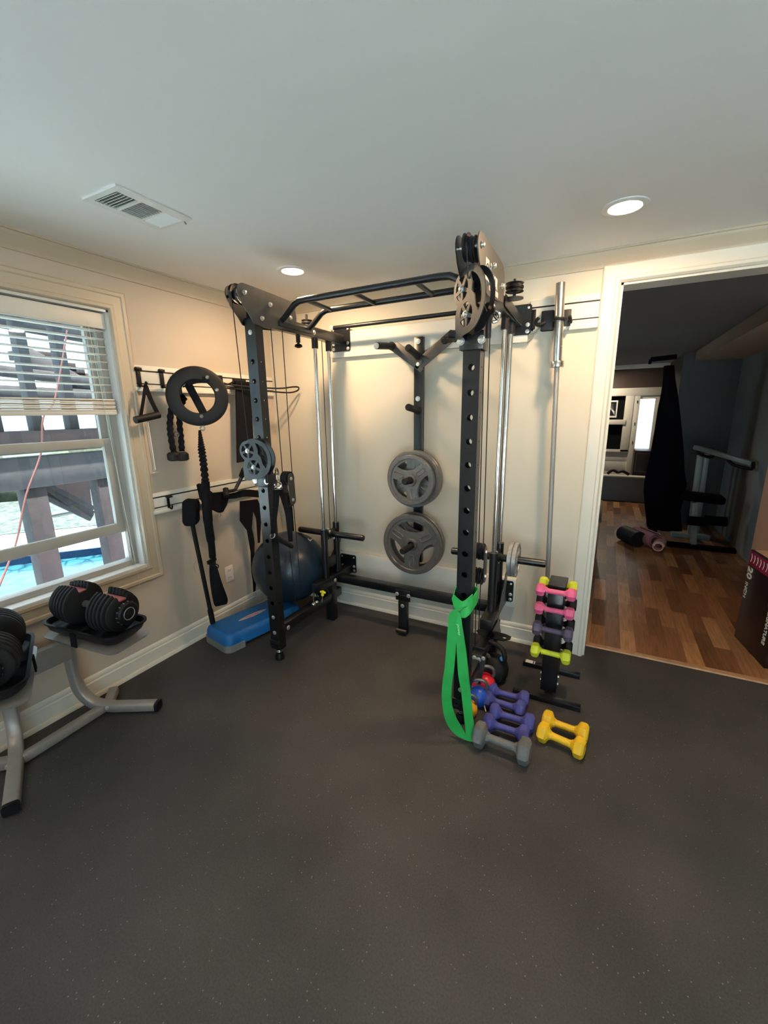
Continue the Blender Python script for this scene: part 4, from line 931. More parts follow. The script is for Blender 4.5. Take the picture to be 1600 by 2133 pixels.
# ================================================================== barbell
bp0, bp1 = V((2.300, -0.135, 0.0)), V((2.226, -0.120, 2.285)); bd = (bp1-bp0).normalized(); BL = (bp1-bp0).length
t = wthing('barbell', 'chrome Olympic barbell standing upright against the back wall beside the doorway', 'barbell', bp0)
def along(h): return bp0+bd*h
MB().rod(along(0.44), along(BL-0.415), 0.0140, 20).build('shaft', 'knurl', t)
for a, b in ((0.0, 0.43), (BL-0.415, BL)):
    MB().lathe([(0, 0), (0.0245, 0), (0.025, 0.002), (0.025, b-a-.002), (0.0245, b-a), (0, b-a)], along(a), bd, 32).build('sleeve', 'steel', t)
MB().lathe([(0, 0), (0.036, 0), (0.037, 0.002), (0.037, 0.030), (0.036, 0.032), (0, 0.032)], along(BL-0.445), bd, 32).build('collar', 'steel', t)
MB().lathe([(0, 0), (0.036, 0), (0.037, 0.002), (0.037, 0.030), (0.036, 0.032), (0, 0.032)], along(0.43), bd, 32).build('collar', 'steel', t)
t = wthing('bar_holder', 'black clamp bracket holding the upright barbell to the hook rail', 'bar holder', (2.21, -0.02, 2.06))
MB().bx(2.125, 2.195, -0.055, -0.015, 2.055, 2.165, 0.006).bx(2.185, 2.285, -0.026, -0.015, 2.075, 2.165, .004).build('backplate', 'blk2', t)
MB().torus((2.232, -0.122, 2.098), (0.03, 0, 1), 0.033, 0.007, 28, 8).build('ring_clip', 'rub', t)
MB().tube([(2.150, -0.05, 2.10), (2.115, -0.075, 2.085), (2.105, -0.10, 2.10), (2.12, -0.11, 2.12)], 0.010, 8, smooth=4).tube([(2.280, -0.03, 2.10), (2.290, -0.08, 2.085), (2.285, -0.11, 2.11)], 0.010, 8, smooth=4).build('hook', 'blk2', t)
t = wthing('wall_hook', 'small black utility hook on the back wall rail beside the rack', 'hook', (2.08, -0.02, 2.06), 'black hooks on the rails')
MB().bx(2.064, 2.090, -0.024, -0.014, 2.055, 2.185, 0.003).tube([(2.077, -0.024, 2.075), (2.077, -0.05, 2.068), (2.077, -0.058, 2.09)], 0.007, 8, smooth=4).build('hook_body', 'blk2', t)
o = MB().tube([(2.05, -0.03, 2.00), (2.075, -0.05, 2.015), (2.10, -0.045, 2.05), (2.13, -0.05, 2.075)], 0.004, 8, smooth=5).build('grey_cord', 'iron2'); tag(o, 'short grey cord running from the rack to the bar holder', 'cord')

# ================================================================== vinyl dumbbells
def dumbbell(mt, total, rh, hl, rg, hexa=True):
    # lies along x in its own frame, resting on z = 0
    t = thing('dumbbell', 'x', 'dumbbell', (0, 0, 0))
    zc = rh*math.cos(PI/6)
    h = total/2
    for s in (-1, 1):
        MB().lathe([(0, 0), (rh*.72, 0), (rh*.94, hl*.16), (rh, hl*.30), (rh, hl*.74), (rh*.9, hl*.88), (rg*1.5, hl*1.06), (rg*1.05, hl*1.3), (rg, hl*1.5), (0, hl*1.5)], (s*h, 0, zc), (-s, 0, 0), 6, phase=0 if True else 0).build('head', mt, t)
    MB().rod((-h+hl, 0, zc), (h-hl, 0, zc), rg, 18).build('handle', mt, t)
    t['zc'] = zc
    return t
def place(t, pl, pr, label, group, lift=0.0, tilt=0.0):
    c = (V(pl)+V(pr))/2; a = math.atan2(pr[1]-pl[1], pr[0]-pl[0])
    t.location = (c.x, c.y, lift); t.rotation_euler = (0, tilt, a); t['label'] = label; t['group'] = group
    return t
gB = 'indigo vinyl dumbbells on the floor'
b1 = dumbbell('blue', 0.226, 0.0465, 0.052, 0.0175)
blues = [((2.088, -0.692), (2.258, -0.690), 'indigo vinyl dumbbell furthest back in the floor row, behind three others'),
         ((2.082, -0.778), (2.260, -0.780), 'indigo vinyl dumbbell second from the back of the floor row'),
         ((2.140, -0.866), (2.318, -0.866), 'indigo vinyl dumbbell third from the back of the floor row'),
         ((2.130, -0.958), (2.306, -0.962), 'indigo vinyl dumbbell in front of the other indigo ones, behind the grey one')]
for i, (a, b, l) in enumerate(blues): place(b1 if i == 0 else dup(b1, (0, 0, 0)), a, b, l, gB)
g1 = dumbbell('grey', 0.268, 0.063, 0.058, 0.0195); place(g1, (2.122, -1.074), (2.322, -1.084), 'large grey vinyl dumbbell at the front of the floor pile', 'loose floor dumbbells'); del g1['group']
y1 = dumbbell('yel', 0.216, 0.050, 0.050, 0.0175)
place(y1, (2.402, -0.808), (2.562, -0.824), 'bright yellow dumbbell at the back of the yellow pair', 'pair of yellow dumbbells'); place(dup(y1, (0, 0, 0)), (2.392, -0.905), (2.552, -0.935), 'bright yellow dumbbell at the front of the yellow pair', 'pair of yellow dumbbells')
for o in list(bpy.data.objects):
    if 'zc' in o: del o['zc']

# tower rack
YT = -0.545
def T(px, py, y=YT): return aty(px, py, y)
ta, tb_ = T(1143, 1217), T(1183, 1217); zt = ta.z
x0, x1 = ta.x, ta.x+0.086
t = wthing('dumbbell_tower', 'narrow black upright dumbbell tower with H-shaped base', 'dumbbell rack', ((x0+x1)/2, -0.44, 0))
MB().bx(x0, x1, YT, YT+0.012, 0.03, zt, 0.003).bx(x0, x0+0.008, YT, YT+0.14, 0.06, zt).bx(x1-0.008, x1, YT, YT+0.14, 0.06, zt).bx(x0, x1, YT+0.13, YT+0.14, 0.06, zt).bx(x0-.003, x1+.003, YT-0.006, YT+0.145, zt-0.022, zt+0.002, 0.004).build('column', 'blk', t)
MB().bx(2.185, 2.545, -0.615, -0.578, 0, 0.030, 0.003).build('base_bar', 'blk', t)
MB().bx(2.190, 2.525, -0.300, -0.262, 0, 0.030, 0.003).build('base_bar', 'blk', t)
MB().bx((x0+x1)/2-0.02, (x0+x1)/2+0.02, -0.58, -0.30, 0, 0.022).build('base_spine', 'blk', t)
MB().bx(2.205, 2.250, -0.299, -0.265, 0.0302, 0.0312).bx(2.256, 2.262, -0.299, -0.265, 0.0302, 0.0312).build('sticker', 'white', t)
b = Bolts()
for z in (0.075, 0.12): 
    for xx, sx_ in ((x0, -1), (x1, 1)): b.bolt((xx, YT+0.03, z), (sx_, 0, 0), 0.008)
b.build('bolt', 'zinc', t)
cm = MB()
gT = 'dumbbells on the tower rack'
tower = [(1132, 1210, 1190, 1213, 'lime', 'lime yellow dumbbell at the very top of the tower', -0.47),
         (1136, 1230, 1190, 1238, 'pink', 'upper pink dumbbell on the tower', -0.595),
         (1131, 1268, 1186, 1277, 'pink', 'lower pink dumbbell on the tower', -0.595),
         (1127, 1309, 1182, 1320, 'purp', 'dusty purple dumbbell on the tower', -0.600),
         (1122, 1354, 1180, 1369, 'lime', 'lime yellow dumbbell lowest on the tower', -0.605)]
small = dumbbell('lime', 0.196, 0.034, 0.044, 0.0135)
msm = {'pink': 'pink_vinyl', 'purp': 'dusty_purple_vinyl', 'lime': 'lime_vinyl', 'rub': 'black_rubber'}
first = True; sc_of = {0: 1.0, 1: 1.0, 2: 1.0, 3: 1.22, 4: 1.22}
big = dumbbell('purp', 0.202, 0.040, 0.044, 0.0145)
used = {'s': False, 'b': False}
hold = MB()
dark = []
for i, (a, b_, c, d, mt, lb, yy) in enumerate(tower):
    src, key = (small, 's') if i < 3 else (big, 'b')
    base_m = 'lime_vinyl' if key == 's' else 'dusty_purple_vinyl'; inv = {'pink': 'pink', 'purp': 'purp', 'lime': 'lime'}
    o = src if not used[key] else dup(src, (0, 0, 0), mats={base_m: mt}); 
    if not used[key] and ((key == 's' and mt != 'lime') or (key == 'b' and mt != 'purp')): pass
    used[key] = True
    pl, pr = aty(a, b_, yy), aty(c, d, yy); zz = (pl.z+pr.z)/2; r_ = 0.034 if i < 3 else 0.040; zz = zz-(0.018 if i == 0 else 0)
    place(o, (x0+0.043-0.08, yy), (x0+0.043+0.08, yy-0.004), lb, gT, zz-r_*0.866)
    if i:
        for s in (-1, 1):
            xx = x0-0.012 if s < 0 else x1+0.004
            hold.bx(xx, xx+0.008, yy-0.015, YT+0.02, zz-0.022, zz-0.012, .002).bx(xx, xx+0.008, yy-0.020, yy-0.014, zz-0.022, zz+0.004, .002)
    if i in (1, 2, 3, 4):
        dz = {1: -0.036, 2: -0.040, 3: 0.052, 4: 0.040}[i]
        if i != 3: dark.append((x0+0.043, YT+0.05, aty(1150, {1: 1252, 2: 1295, 4: 1342}[i], YT+0.05).z-0.033, i))
    if 'zc' in o: del o['zc']
hold.build('cradle', 'blk', t)
dk_ = dumbbell('rub', 0.206, 0.038, 0.042, 0.0135); del dk_['zc']
dl = {1: 'black dumbbell tucked behind the upper pink one on the tower', 2: 'black dumbbell tucked behind the lower pink one on the tower', 4: 'black dumbbell tucked behind the lowest lime one on the tower'}
# black ones sit just outside the column, so their handles pass behind it
for n_, (xx, yy, zz, i) in enumerate(dark):
    o = dk_ if n_ == 0 else dup(dk_, (0, 0, 0)); o.location = (xx, yy, zz); o['label'] = dl[i]; o['group'] = gT
for o in bpy.data.objects:
    if 'zc' in o: del o['zc']

# ================================================================== kettlebells
def kettlebell(label, c, r, mt, hm, ang, tilt=0.0, extra=None):
    t = thing('kettlebell', label, 'kettlebell', (c[0], c[1], 0), ang, 'kettlebells by the right upright')
    MB().lathe([(0, 0), (r*.62, 0), (r*.80, r*.12), (r*.97, r*.55), (r, r*.90), (r*.93, r*1.30), (r*.72, r*1.62), (r*.45, r*1.82), (0, r*1.86)], (0, 0, 0), (0, 0, 1), 28).build('bell', mt, t)
    k = r
    MB().tube([(-k*.62, 0, k*1.50), (-k*.82, 0, k*1.95), (-k*.72, 0, k*2.45), (-k*.35, 0, k*2.72), (k*.35, 0, k*2.72), (k*.72, 0, k*2.45), (k*.82, 0, k*1.95), (k*.62, 0, k*1.50)], k*.165, 12, smooth=5).build('handle', hm, t)
    return t
kb = kettlebell('biggest black kettlebell with blue tape on its handle, behind the floor dumbbells', (2.055, -0.520), 0.086, 'rub', 'rub', R(-25))
MB().torus((0.058, 0, 0.165), (0.2, 0, 1), 0.006, 0.012, 14, 8).build('blue_tape', 'cyan', kb)
kettlebell('black kettlebell with a grey handle beside the biggest one', (1.985, -0.575), 0.066, 'rub', 'iron', R(35))
kettlebell('red kettlebell with a dark handle, back one of the two red ones', (2.035, -0.662), 0.060, 'red', 'iron', R(20))
kettlebell('red kettlebell half hidden by the green band', (1.965, -0.710), 0.056, 'red', 'iron', R(10))
kettlebell('bright blue kettlebell left of the indigo dumbbells', (2.030, -0.785), 0.055, 'bluek', 'iron', R(15))
kettlebell('small orange kettlebell at the front of the kettlebell row', (2.010, -0.895), 0.045, 'orange', 'iron', R(15))
o = MB().tube([atz(1005, 1445, 0.05), atz(1008, 1465, 0.03), atz(1012, 1482, 0.006)], 0.003, 6).build('white_tag', 'white'); tag(o, 'thin white tag standing beside the blue kettlebell', 'tag')

# ================================================================== green resistance band
YG = -1.062
GR = wthing('resistance_band', 'long green resistance band looped around the right rack upright', 'resistance band', (1.99, -1.05, 0.02))
pairs = [((955, 1268), (975, 1263)), ((936, 1277), (958, 1275)), ((932, 1312), (954, 1313)), ((929, 1350), (951, 1350)), ((926, 1387), (947, 1392)), ((921, 1425), (942, 1430)), ((920, 1460), (942, 1466)), ((928, 1502), (951, 1494)), ((946, 1528), (962, 1514)), ((966, 1552), (972, 1532))]
pr2 = [((966, 1552), (972, 1532)), ((990, 1543), (970, 1528)), ((987, 1500), (966, 1492)), ((982, 1450), (960, 1440)), ((978, 1410), (954, 1405)), ((973, 1365), (951, 1360)), ((968, 1330), (950, 1322)), ((963, 1300), (951, 1292)), ((960, 1278), (953, 1272))]
def bandpts(prs, y0, y1):
    P_ = []; W_ = []
    for i, (a, b) in enumerate(prs):
        m2 = ((a[0]+b[0])/2, (a[1]+b[1])/2); a = (m2[0]+(a[0]-m2[0])*.92, m2[1]+(a[1]-m2[1])*.92); b = (m2[0]+(b[0]-m2[0])*.92, m2[1]+(b[1]-m2[1])*.92)
        yy = y0+(y1-y0)*i/(len(prs)-1); p, q = aty(a[0], a[1], yy), aty(b[0], b[1], yy)
        if p.z < 0.006: p.z = 0.006
        if q.z < 0.006: q.z = 0.006
        P_.append((p+q)/2); W_.append((q-p)/2)
    return P_, W_
P_, W_ = bandpts(pairs, -1.030, -1.085); MB().strap(P_, W_, 0.0045, smooth=5).build('band_strand', 'green', GR)
P_, W_ = bandpts(pr2, -1.085, -1.040); MB().strap(P_, W_, 0.0045, smooth=5).build('band_strand', 'green', GR)
zk = 0.69; a_ = 0.047; yb0, yb1 = -0.985-0.012, -0.985+0.068; cx_ = 1.986
def zw(h, l=0): return V((0, l, h))
loop = [V((cx_-0.020, yb0-0.014, zk-0.03)), V((cx_-a_, yb0+0.004, zk+0.005)), V((cx_-a_, yb1, zk+0.03)), V((cx_+a_, yb1, zk+0.035)), V((cx_+a_, yb0+0.004, zk+0.01)), V((cx_+0.022, yb0-0.014, zk-0.025)), V((cx_-0.015, yb0-0.022, zk-0.02))]
MB().strap(loop, [V((0, 0, 0.028)), V((0, 0, 0.030)), V((0, 0, 0.030)), V((0, 0, 0.030)), V((0, 0, 0.034)), V((0.006, 0, 0.038)), V((0.012, 0, 0.030))], 0.005, smooth=5).build('hitch_loop', 'green', GR)
MB().strap([V((cx_-0.046, yb0-0.016, zk+0.038)), V((cx_-0.024, yb0-0.026, zk+0.012)), V((cx_+0.006, yb0-0.030, zk-0.008)), V((cx_+0.034, yb0-0.022, zk+0.012)), V((cx_+0.048, yb0-0.004, zk+0.034))], [V((0.004, 0, 0.012)), V((0.008, 0, 0.024)), V((0.0, 0, 0.036)), V((-0.004, 0, 0.034)), V((0, 0, 0.030))], 0.005, smooth=5).build('knot_fold', 'green', GR)
p = aty(953, 1299, -1.052)
text('power', 0.022, (p.x, p.y-0.006, p.z), (0.12, 0, -1), (1, 0, 0.12), 'greent', 'band_lettering', GR)

# ================================================================== exercise ball and step
bc = V((0.385, -0.385, 0.418)); br_ = 0.288
t = wthing('exercise_ball', 'big navy blue exercise ball resting behind the left rack upright', 'exercise ball', (bc.x, bc.y, bc.z-br_))
MB().ball(bc, br_, (1, 1, 0.97), 64, 40).build('ball_shell', 'ball', t)
dirc = (CAM-bc).normalized()
def onball(px, py, k=1.002):
    d = _ray(px, py).normalized(); oc = CAM-bc; b = oc.dot(d); c = oc.dot(oc)-(br_*k)**2; h = b*b-c
    return CAM+d*(-b-math.sqrt(max(0, h)))
sw = [onball(642, 1122), onball(646, 1126), onball(650, 1123), onball(658, 1122)]
MB().tube(sw, [0.002, 0.005, 0.004, 0.001], 6, smooth=4).build('tick_mark', 'white', t)
rg = MB()
for k in range(-4, 5):
    pass
step = thing('aerobic_step', 'blue aerobic step platform with grey corner feet on the floor by the wall', 'step platform', (0.285, -0.695, 0), R(-11.5))
hx, hy = 0.155, 0.335
def rrect(hx, hy, r, n=5):
    out = []
    for (sx_, sy, a) in ((1, 1, 0), (-1, 1, 90), (-1, -1, 180), (1, -1, 270)):
        for k in range(n+1):
            th = R(a+90*k/n); out.append((sx_*(hx-r)+r*math.cos(th), sy*(hy-r)+r*math.sin(th)))
    return out
def loft(mb, layers):
    rings = [[mb.bm.verts.new((p[0], p[1], z)) for p in pts] for pts, z in layers]
    for a, b in zip(rings, rings[1:]):
        n = len(a)
        for k in range(n): mb.bm.faces.new((a[k], a[(k+1) % n], b[(k+1) % n], b[k]))
    mb.bm.faces.new(rings[0][::-1]); mb.bm.faces.new(rings[-1]); return mb
loft(MB(), [(rrect(hx, hy, 0.05), 0.030), (rrect(hx-0.004, hy-0.004, 0.05), 0.085), (rrect(hx-0.014, hy-0.014, 0.045), 0.112), (rrect(hx-0.026, hy-0.026, 0.04), 0.122), (rrect(hx-0.03, hy-0.03, 0.04), 0.123)]).build('deck', 'step', step)
for s in (-1, 1):
    f = MB(); P2 = rrect(hx+0.004, hy+0.004, 0.052)
    f.prism([(p[0], p[1]) for p in P2 if s*p[1] > 0.16]+([(-hx-.004, 0.20), (hx+.004, 0.20)] if s > 0 else [(hx+.004, -0.20), (-hx-.004, -0.20)]), [], (0, 0, 0.024), (1, 0, 0), (0, 1, 0), 0.048)
    f.build('foot', 'stepg', step)
nn = 24
MB().prism([(0.022*math.sin(2*PI*k/nn)*abs(math.sin(2*PI*k/nn))**0.3, 0.125*math.cos(2*PI*k/nn)) for k in range(nn)], [], (0.0, -0.02, 0.1238), (1, 0, 0), (0, 1, 0), 0.001).build('label', 'pinkp', step)
text('The Step', 0.030, (0.010, -0.085, 0.1245), (0, 1, 0), (-1, 0, 0), 'redp', 'lettering', step, depth=0.0005)

# ================================================================== adjustable dumbbells on stand
ST = wthing('dumbbell_stand', 'silver tubular stand carrying the adjustable dumbbells under the window', 'dumbbell stand', (0.2, -1.97, 0))
def oval(mb, pts, w, h, smooth=6):
    pts = [V(p) for p in pts]; pts = cat(pts, smooth); bm = mb.bm; rings = []; n = 16; prev = None
    for i, p in enumerate(pts):
        a = pts[max(0, i-1)]; b = pts[min(len(pts)-1, i+1)]; d = (b-a).normalized()
        sd = V((-math.sin(PL[0]), math.cos(PL[0]), 0)); u2 = d.cross(sd).normalized()
        ring = []
        for k in range(n):
            th = 2*PI*k/n; c_, s_ = math.cos(th), math.sin(th); e = 0.45
            ring.append(bm.verts.new(p+sd*(w/2*math.copysign(abs(c_)**e, c_))+u2*(h/2*math.copysign(abs(s_)**e, s_))))
        rings.append(ring)
    for a, b in zip(rings, rings[1:]):
        for k in range(n): bm.faces.new((a[k], a[(k+1) % n], b[(k+1) % n], b[k]))
    bm.faces.new(rings[0][::-1]); bm.faces.new(rings[-1]); return mb
PL = [0]
for nm, J, Tp, stub, lab in (('R', V((0.21, -1.762, 0)), V((0.452, -1.630, 0)), V((0.09, -1.655, 0)), 0), ('L', V((0.21, -2.18, 0)), V((0.490, -2.312, 0)), V((0.09, -2.29, 0)), 1)):
    d = (Tp-J).normalized(); PL[0] = math.atan2(d.y, d.x)
    B0 = J-d*0.145
    oval(MB(), [B0+V((0, 0, .56)), B0+V((0, 0, .42)), B0+V((0, 0, .25)), B0+d*0.015+V((0, 0, .14)), B0+d*0.075+V((0, 0, .062)), J+d*0.02+V((0, 0, .037)), J+d*0.12+V((0, 0, .034)), Tp+V((0, 0, .034))], 0.058, 0.048).build('leg', 'stand', ST)
    oval(MB(), [Tp+V((0, 0, .034))-d*0.006, Tp+V((0, 0, .034))+d*0.012], 0.061, 0.051, 2).build('foot_cap', 'blk2', ST)
    MB().beam(J+V((0, 0, .032)), stub+V((0, 0, .032)), 0.05, 0.045, 0.008).build('rear_foot', 'stand', ST)
    MB().bolt(J+d*0.03+V((0.0, -0.03, 0.045)), (0.3, -1, .2), .009).build('bolt', 'zinc', ST)
MB().beam((0.20, -1.775, 0.034), (0.22, -2.165, 0.034), 0.045, 0.045, 0.010).build('low_rail', 'stand', ST)
MB().beam((0.095, -1.835, 0.405), (0.095, -2.120, 0.405), 0.045, 0.115, 0.010).build('cross_rail', 'stand', ST)
MB().box((0.355, -1.6535, 0.034), (0.07, 0.001, 0.022), (0, 0, R(28.4))).build('sticker', 'white', ST)
def tray(c, ang, tilt):
    rm_ = Euler((0, tilt, 0)).to_matrix(); rz_ = Euler((0, 0, ang)).to_matrix(); C_ = V(c)
    def g(p): return C_+rz_@(rm_@V(p))
    def lo(mb, layers):
        rings = [[mb.bm.verts.new(g((p[0], p[1], z))) for p in pts] for pts, z in layers]
        for a, b in zip(rings, rings[1:]):
            n = len(a)
            for k in range(n): mb.bm.faces.new((a[k], a[(k+1) % n], b[(k+1) % n], b[k]))
        mb.bm.faces.new(rings[0][::-1]); mb.bm.faces.new(rings[-1]); return mb
    lo(MB(), [(rrect(0.205, 0.095, 0.03), -0.066), (rrect(0.222, 0.112, 0.04), -0.062), (rrect(0.228, 0.118, 0.04), -0.050), (rrect(0.215, 0.105, 0.03), -0.050)]).build('tray_shelf', 'stand', ST)
    tr_ = lo(MB(), [(rrect(0.190, 0.085, 0.05), -0.034), (rrect(0.212, 0.108, 0.06), -0.010), (rrect(0.222, 0.116, 0.06), 0.020), (rrect(0.228, 0.122, 0.06), 0.022), (rrect(0.228, 0.122, 0.06), 0.028), (rrect(0.216, 0.110, 0.05), 0.028), (rrect(0.205, 0.100, 0.05), 0.0), (rrect(0.190, 0.085, 0.05), -0.010)]).build('base_tray', 'blk2', ST)
    b = MB(); 
    for s in (-1, 1): b.box(g((0, s*0.122, -0.02)), (0.035, 0.006, 0.07), (rz_@rm_))
    b.box(g((0, 0, 0.01)), (0.03, 0.20, 0.006), (rz_@rm_)); b.build('strap', 'fab', tr_)
    MB().beam(g((-0.10, 0, -0.055)), g((0.10, 0, -0.055)), 0.05, 0.03).build('tray_arm', 'stand', ST)
tray((0.345, -1.805, 0.585), R(11), R(4)); tray((0.365, -2.215, 0.585), R(-27), R(4))
RED_ = mat('faded_red_plastic', (0.30, 0.07, 0.075), 0.5)
def adj(label, c, ang, tilt):
    t = thing('adjustable_dumbbell', label, 'adjustable dumbbell', c, 0, 'adjustable dumbbells on the stand', rot=(0, tilt, ang))
    MB().rod((-0.07, 0, 0), (0.07, 0, 0), 0.016, 20).lathe([(0.016, 0), (0.021, .04), (0.021, .07), (0.016, .11)], (-0.055, 0, 0), (1, 0, 0), 20).build('handle', 'iron', t)
    for s in (-1, 1):
        for k in range(6):
            r = (0.106, 0.107, 0.106, 0.104, 0.100, 0.092)[k]; x = 0.072+k*0.0205; w = 0.0170
            out = circ(0, 0, r, 40, R(108), R(432), True)+[(0.024, 0.068), (-0.024, 0.068)]
            m_ = MB(); n = len(out); L_ = []
            for (sc, dx) in ((0.93, -w/2), (1.0, -w*.25), (1.0, w*.25), (0.93, w/2)):
                L_.append([m_.bm.verts.new((s*(x+dx), p[0]*sc, p[1]*sc)) for p in out])
            for a, b in zip(L_, L_[1:]):
                for q in range(n): m_.bm.faces.new((a[q], a[(q+1) % n], b[(q+1) % n], b[q]))
            m_.bm.faces.new(L_[0][::-1]); m_.bm.faces.new(L_[-1])
            m_.build('weight_disc', 'rub', t)
        MB().lathe([(0, 0), (0.052, 0), (0.056, .004), (0.056, .020), (0.050, .026), (0.030, .026), (0.028, .022), (0, .022)], (s*0.188, 0, 0), (s, 0, 0), 32).build('dial', 'blk2', t)
        MB().torus((s*0.2145, 0, 0), (1, 0, 0), 0.030, 0.0018, 28, 6).build('dial_ring', 'iron2', t)
        MB().box((s*0.125, 0, 0.066), (0.118, 0.040, 0.010), None, .003).build('red_plate', RED_, t)
        nb = MB()
        for k in range(14):
            th = 2*PI*k/14; nb.box((s*0.199, 0.0565*math.cos(th), 0.0565*math.sin(th)), (0.010, 0.002, 0.004), (-th+PI/2, 0, 0))
        nb.build('dial_numbers', 'iron2', t)
    return t
adj('black adjustable dumbbell on the stand, nearest the room corner', (0.352, -1.800, 0.688), R(11), R(4))
adj('black adjustable dumbbell cut off by the left edge of the photo', (0.365, -2.215, 0.688), R(-27), R(4))

# ================================================================== things hung on the left wall
def W_(px, py, x): return atx(px, py, x)
for (px, lb) in ((289, 'black rail hook nearest the window, on the upper rail'), (337, 'second black rail hook from the window, on the upper rail')):
    p = W_(px, 785, 0.02); t = wthing('wall_hook', lb, 'hook', (0.02, p.y, 1.78), 'black hooks on the rails')
    MB().bx(0.014, 0.024, p.y-0.013, p.y+0.013, 1.770, 1.885, 0.003).bx(0.014, 0.034, p.y-0.018, p.y+0.018, 1.865, 1.882, .003).tube([(0.022, p.y, 1.785), (0.05, p.y, 1.772), (0.075, p.y, 1.778), (0.080, p.y, 1.80)], 0.006, 8, smooth=4).build('hook_body', 'blk2', t)
p = W_(351, 1046, 0.02); t = wthing('wall_hook', 'empty black hook on the lower rail below the rope', 'hook', (0.02, p.y, 1.02), 'black hooks on the rails')
MB().bx(0.014, 0.024, p.y-0.008, p.y+0.008, 1.010, 1.095, 0.002).bx(0.014, 0.05, p.y-0.014, p.y+0.014, 1.08, 1.092, .002).tube([(0.022, p.y, 1.015), (0.045, p.y, 1.006), (0.055, p.y, 1.03)], 0.005, 8, smooth=4).build('hook_body', 'blk2', t)
for (px, py, w, lb) in ((458, 791, 0.05, 'black square hook block on the upper rail right of the ring'), (500, 797, 0.12, 'wide black hook block on the upper rail above the hanging black mat')):
    p = W_(px, py, 0.03); t = wthing('hook_block', lb, 'hook', (0.02, p.y, p.z-0.03), 'black hook blocks on the upper rail')
    MB().bx(0.014, 0.034, p.y-w/2, p.y+w/2, p.z-0.028, p.z+0.030, 0.003).tube([(0.03, p.y, p.z-0.02), (0.10, p.y, p.z-0.035), (0.16, p.y, p.z-0.02)], 0.006, 8, smooth=4).build('block_body', 'blk2', t)
# ring
rc = V((0.205, -0.93, 1.716)); rn = (CAM-rc); rn.z *= 0.6; rn.normalize(); ru, rv = basis(rn)
RG = wthing('training_ring', 'large black wheel-shaped training ring hanging from the upper rail', 'training ring', rc-V((0, 0, .18)))
Ro, Ri = 0.184, 0.102
MB().lathe([(Ri, -0.012), (Ri+0.006, -0.022), (Ro-0.022, -0.024), (Ro-0.004, -0.014), (Ro, 0), (Ro-0.004, 0.014), (Ro-0.022, 0.024), (Ri+0.006, 0.022), (Ri, 0.012), (Ri, -0.012)], rc, rn, 56).build('rim', 'rub', RG)
dsc = atx(388, 800, rc.x).lerp(rc, 0)
side = rn.cross(V((0, 0, 1))).normalized()*-1; upr = side.cross(rn)*-1
if upr.z < 0: upr = -upr
right = rt
a = rc-right*0.055+upr*0.080; b = rc+right*0.035-upr*0.125
MB().strap([a, b], [(b-a).normalized().cross(rn)*0.024]*2, 0.012).strap([rc-right*0.085+upr*0.075, rc+right*0.0+upr*0.10, rc+right*0.085+upr*0.10], [upr*0.020]*3, 0.012, smooth=3).build('crossing_strap', 'fab', RG)
bb_ = Bolts()
for (u_, v_) in ((-0.08, 0.075), (0.072, 0.115), (0.125, 0.04), (0.01, -0.122)): bb_.bolt(rc+right*u_+upr*v_+rn*0.022, rn, 0.009)
bb_.build('rivet', 'iron', RG)
MB().bx(0.025, 0.06, -0.96, -0.925, 1.74, 1.86, .003).tube([(0.04, -0.94, 1.80), (0.12, -0.94, 1.79), (0.20, -0.93, 1.82)], 0.008, 8, smooth=4).build('hanger', 'blk2', RG)
# twisted strap hung from ring
q0 = rc+right*0.008-upr*0.185
HS = wthing('hanging_strap', 'long black twisted strap hanging below the training ring', 'strap', W_(465, 1262, 0.2), )
MB().torus(q0-V((0, 0, .012)), rn, 0.014, 0.005, 20, 8).build('top_carabiner', 'iron2', HS)
pts = [W_(416, 896, .2), W_(418, 915, .2), W_(420, 935, .2), W_(424, 965, .2), W_(428, 1005, .2)]
rr = []; cp = cat(pts, 12)
for i in range(len(cp)): rr.append(0.007+0.015*min(1, i/len(cp)*2)+0.005*math.sin(i*2.1)*min(1, i/len(cp)*2))
MB().tube(cp, rr, 10).build('twisted_cord', 'fab', HS)
MB().tube([W_(428, 1003, .2), W_(430, 1040, .2), W_(434, 1090, .2), W_(440, 1130, .2), W_(443, 1162, .2)], [0.027]*6+[0.031]*6+[0.028]*6+[0.023]*6+[0.020], 12, smooth=6).build('padded_sleeve', 'fab', HS)
MB().box(W_(441, 1168, .2), (0.02, 0.07, 0.025), (0.2, 0, 0), .003).torus(W_(450, 1180, .2), (1, -.7, 0), 0.016, 0.004, 18, 6).build('buckle', 'blk2', HS)
v_ = V((0.5, 0.8, 0)).normalized()
MB().strap([W_(443, 1170, .2), W_(444, 1195, .2), W_(449, 1225, .2), W_(456, 1255, .2), W_(462, 1260, .2), W_(465, 1248, .2), W_(455, 1215, .21), W_(446, 1180, .21)], [v_*0.020, v_*0.024, v_*0.030, v_*0.034, v_*0.034, v_*0.030, v_*0.024, v_*0.018], 0.005, smooth=5).build('foot_loop', 'fab', HS)
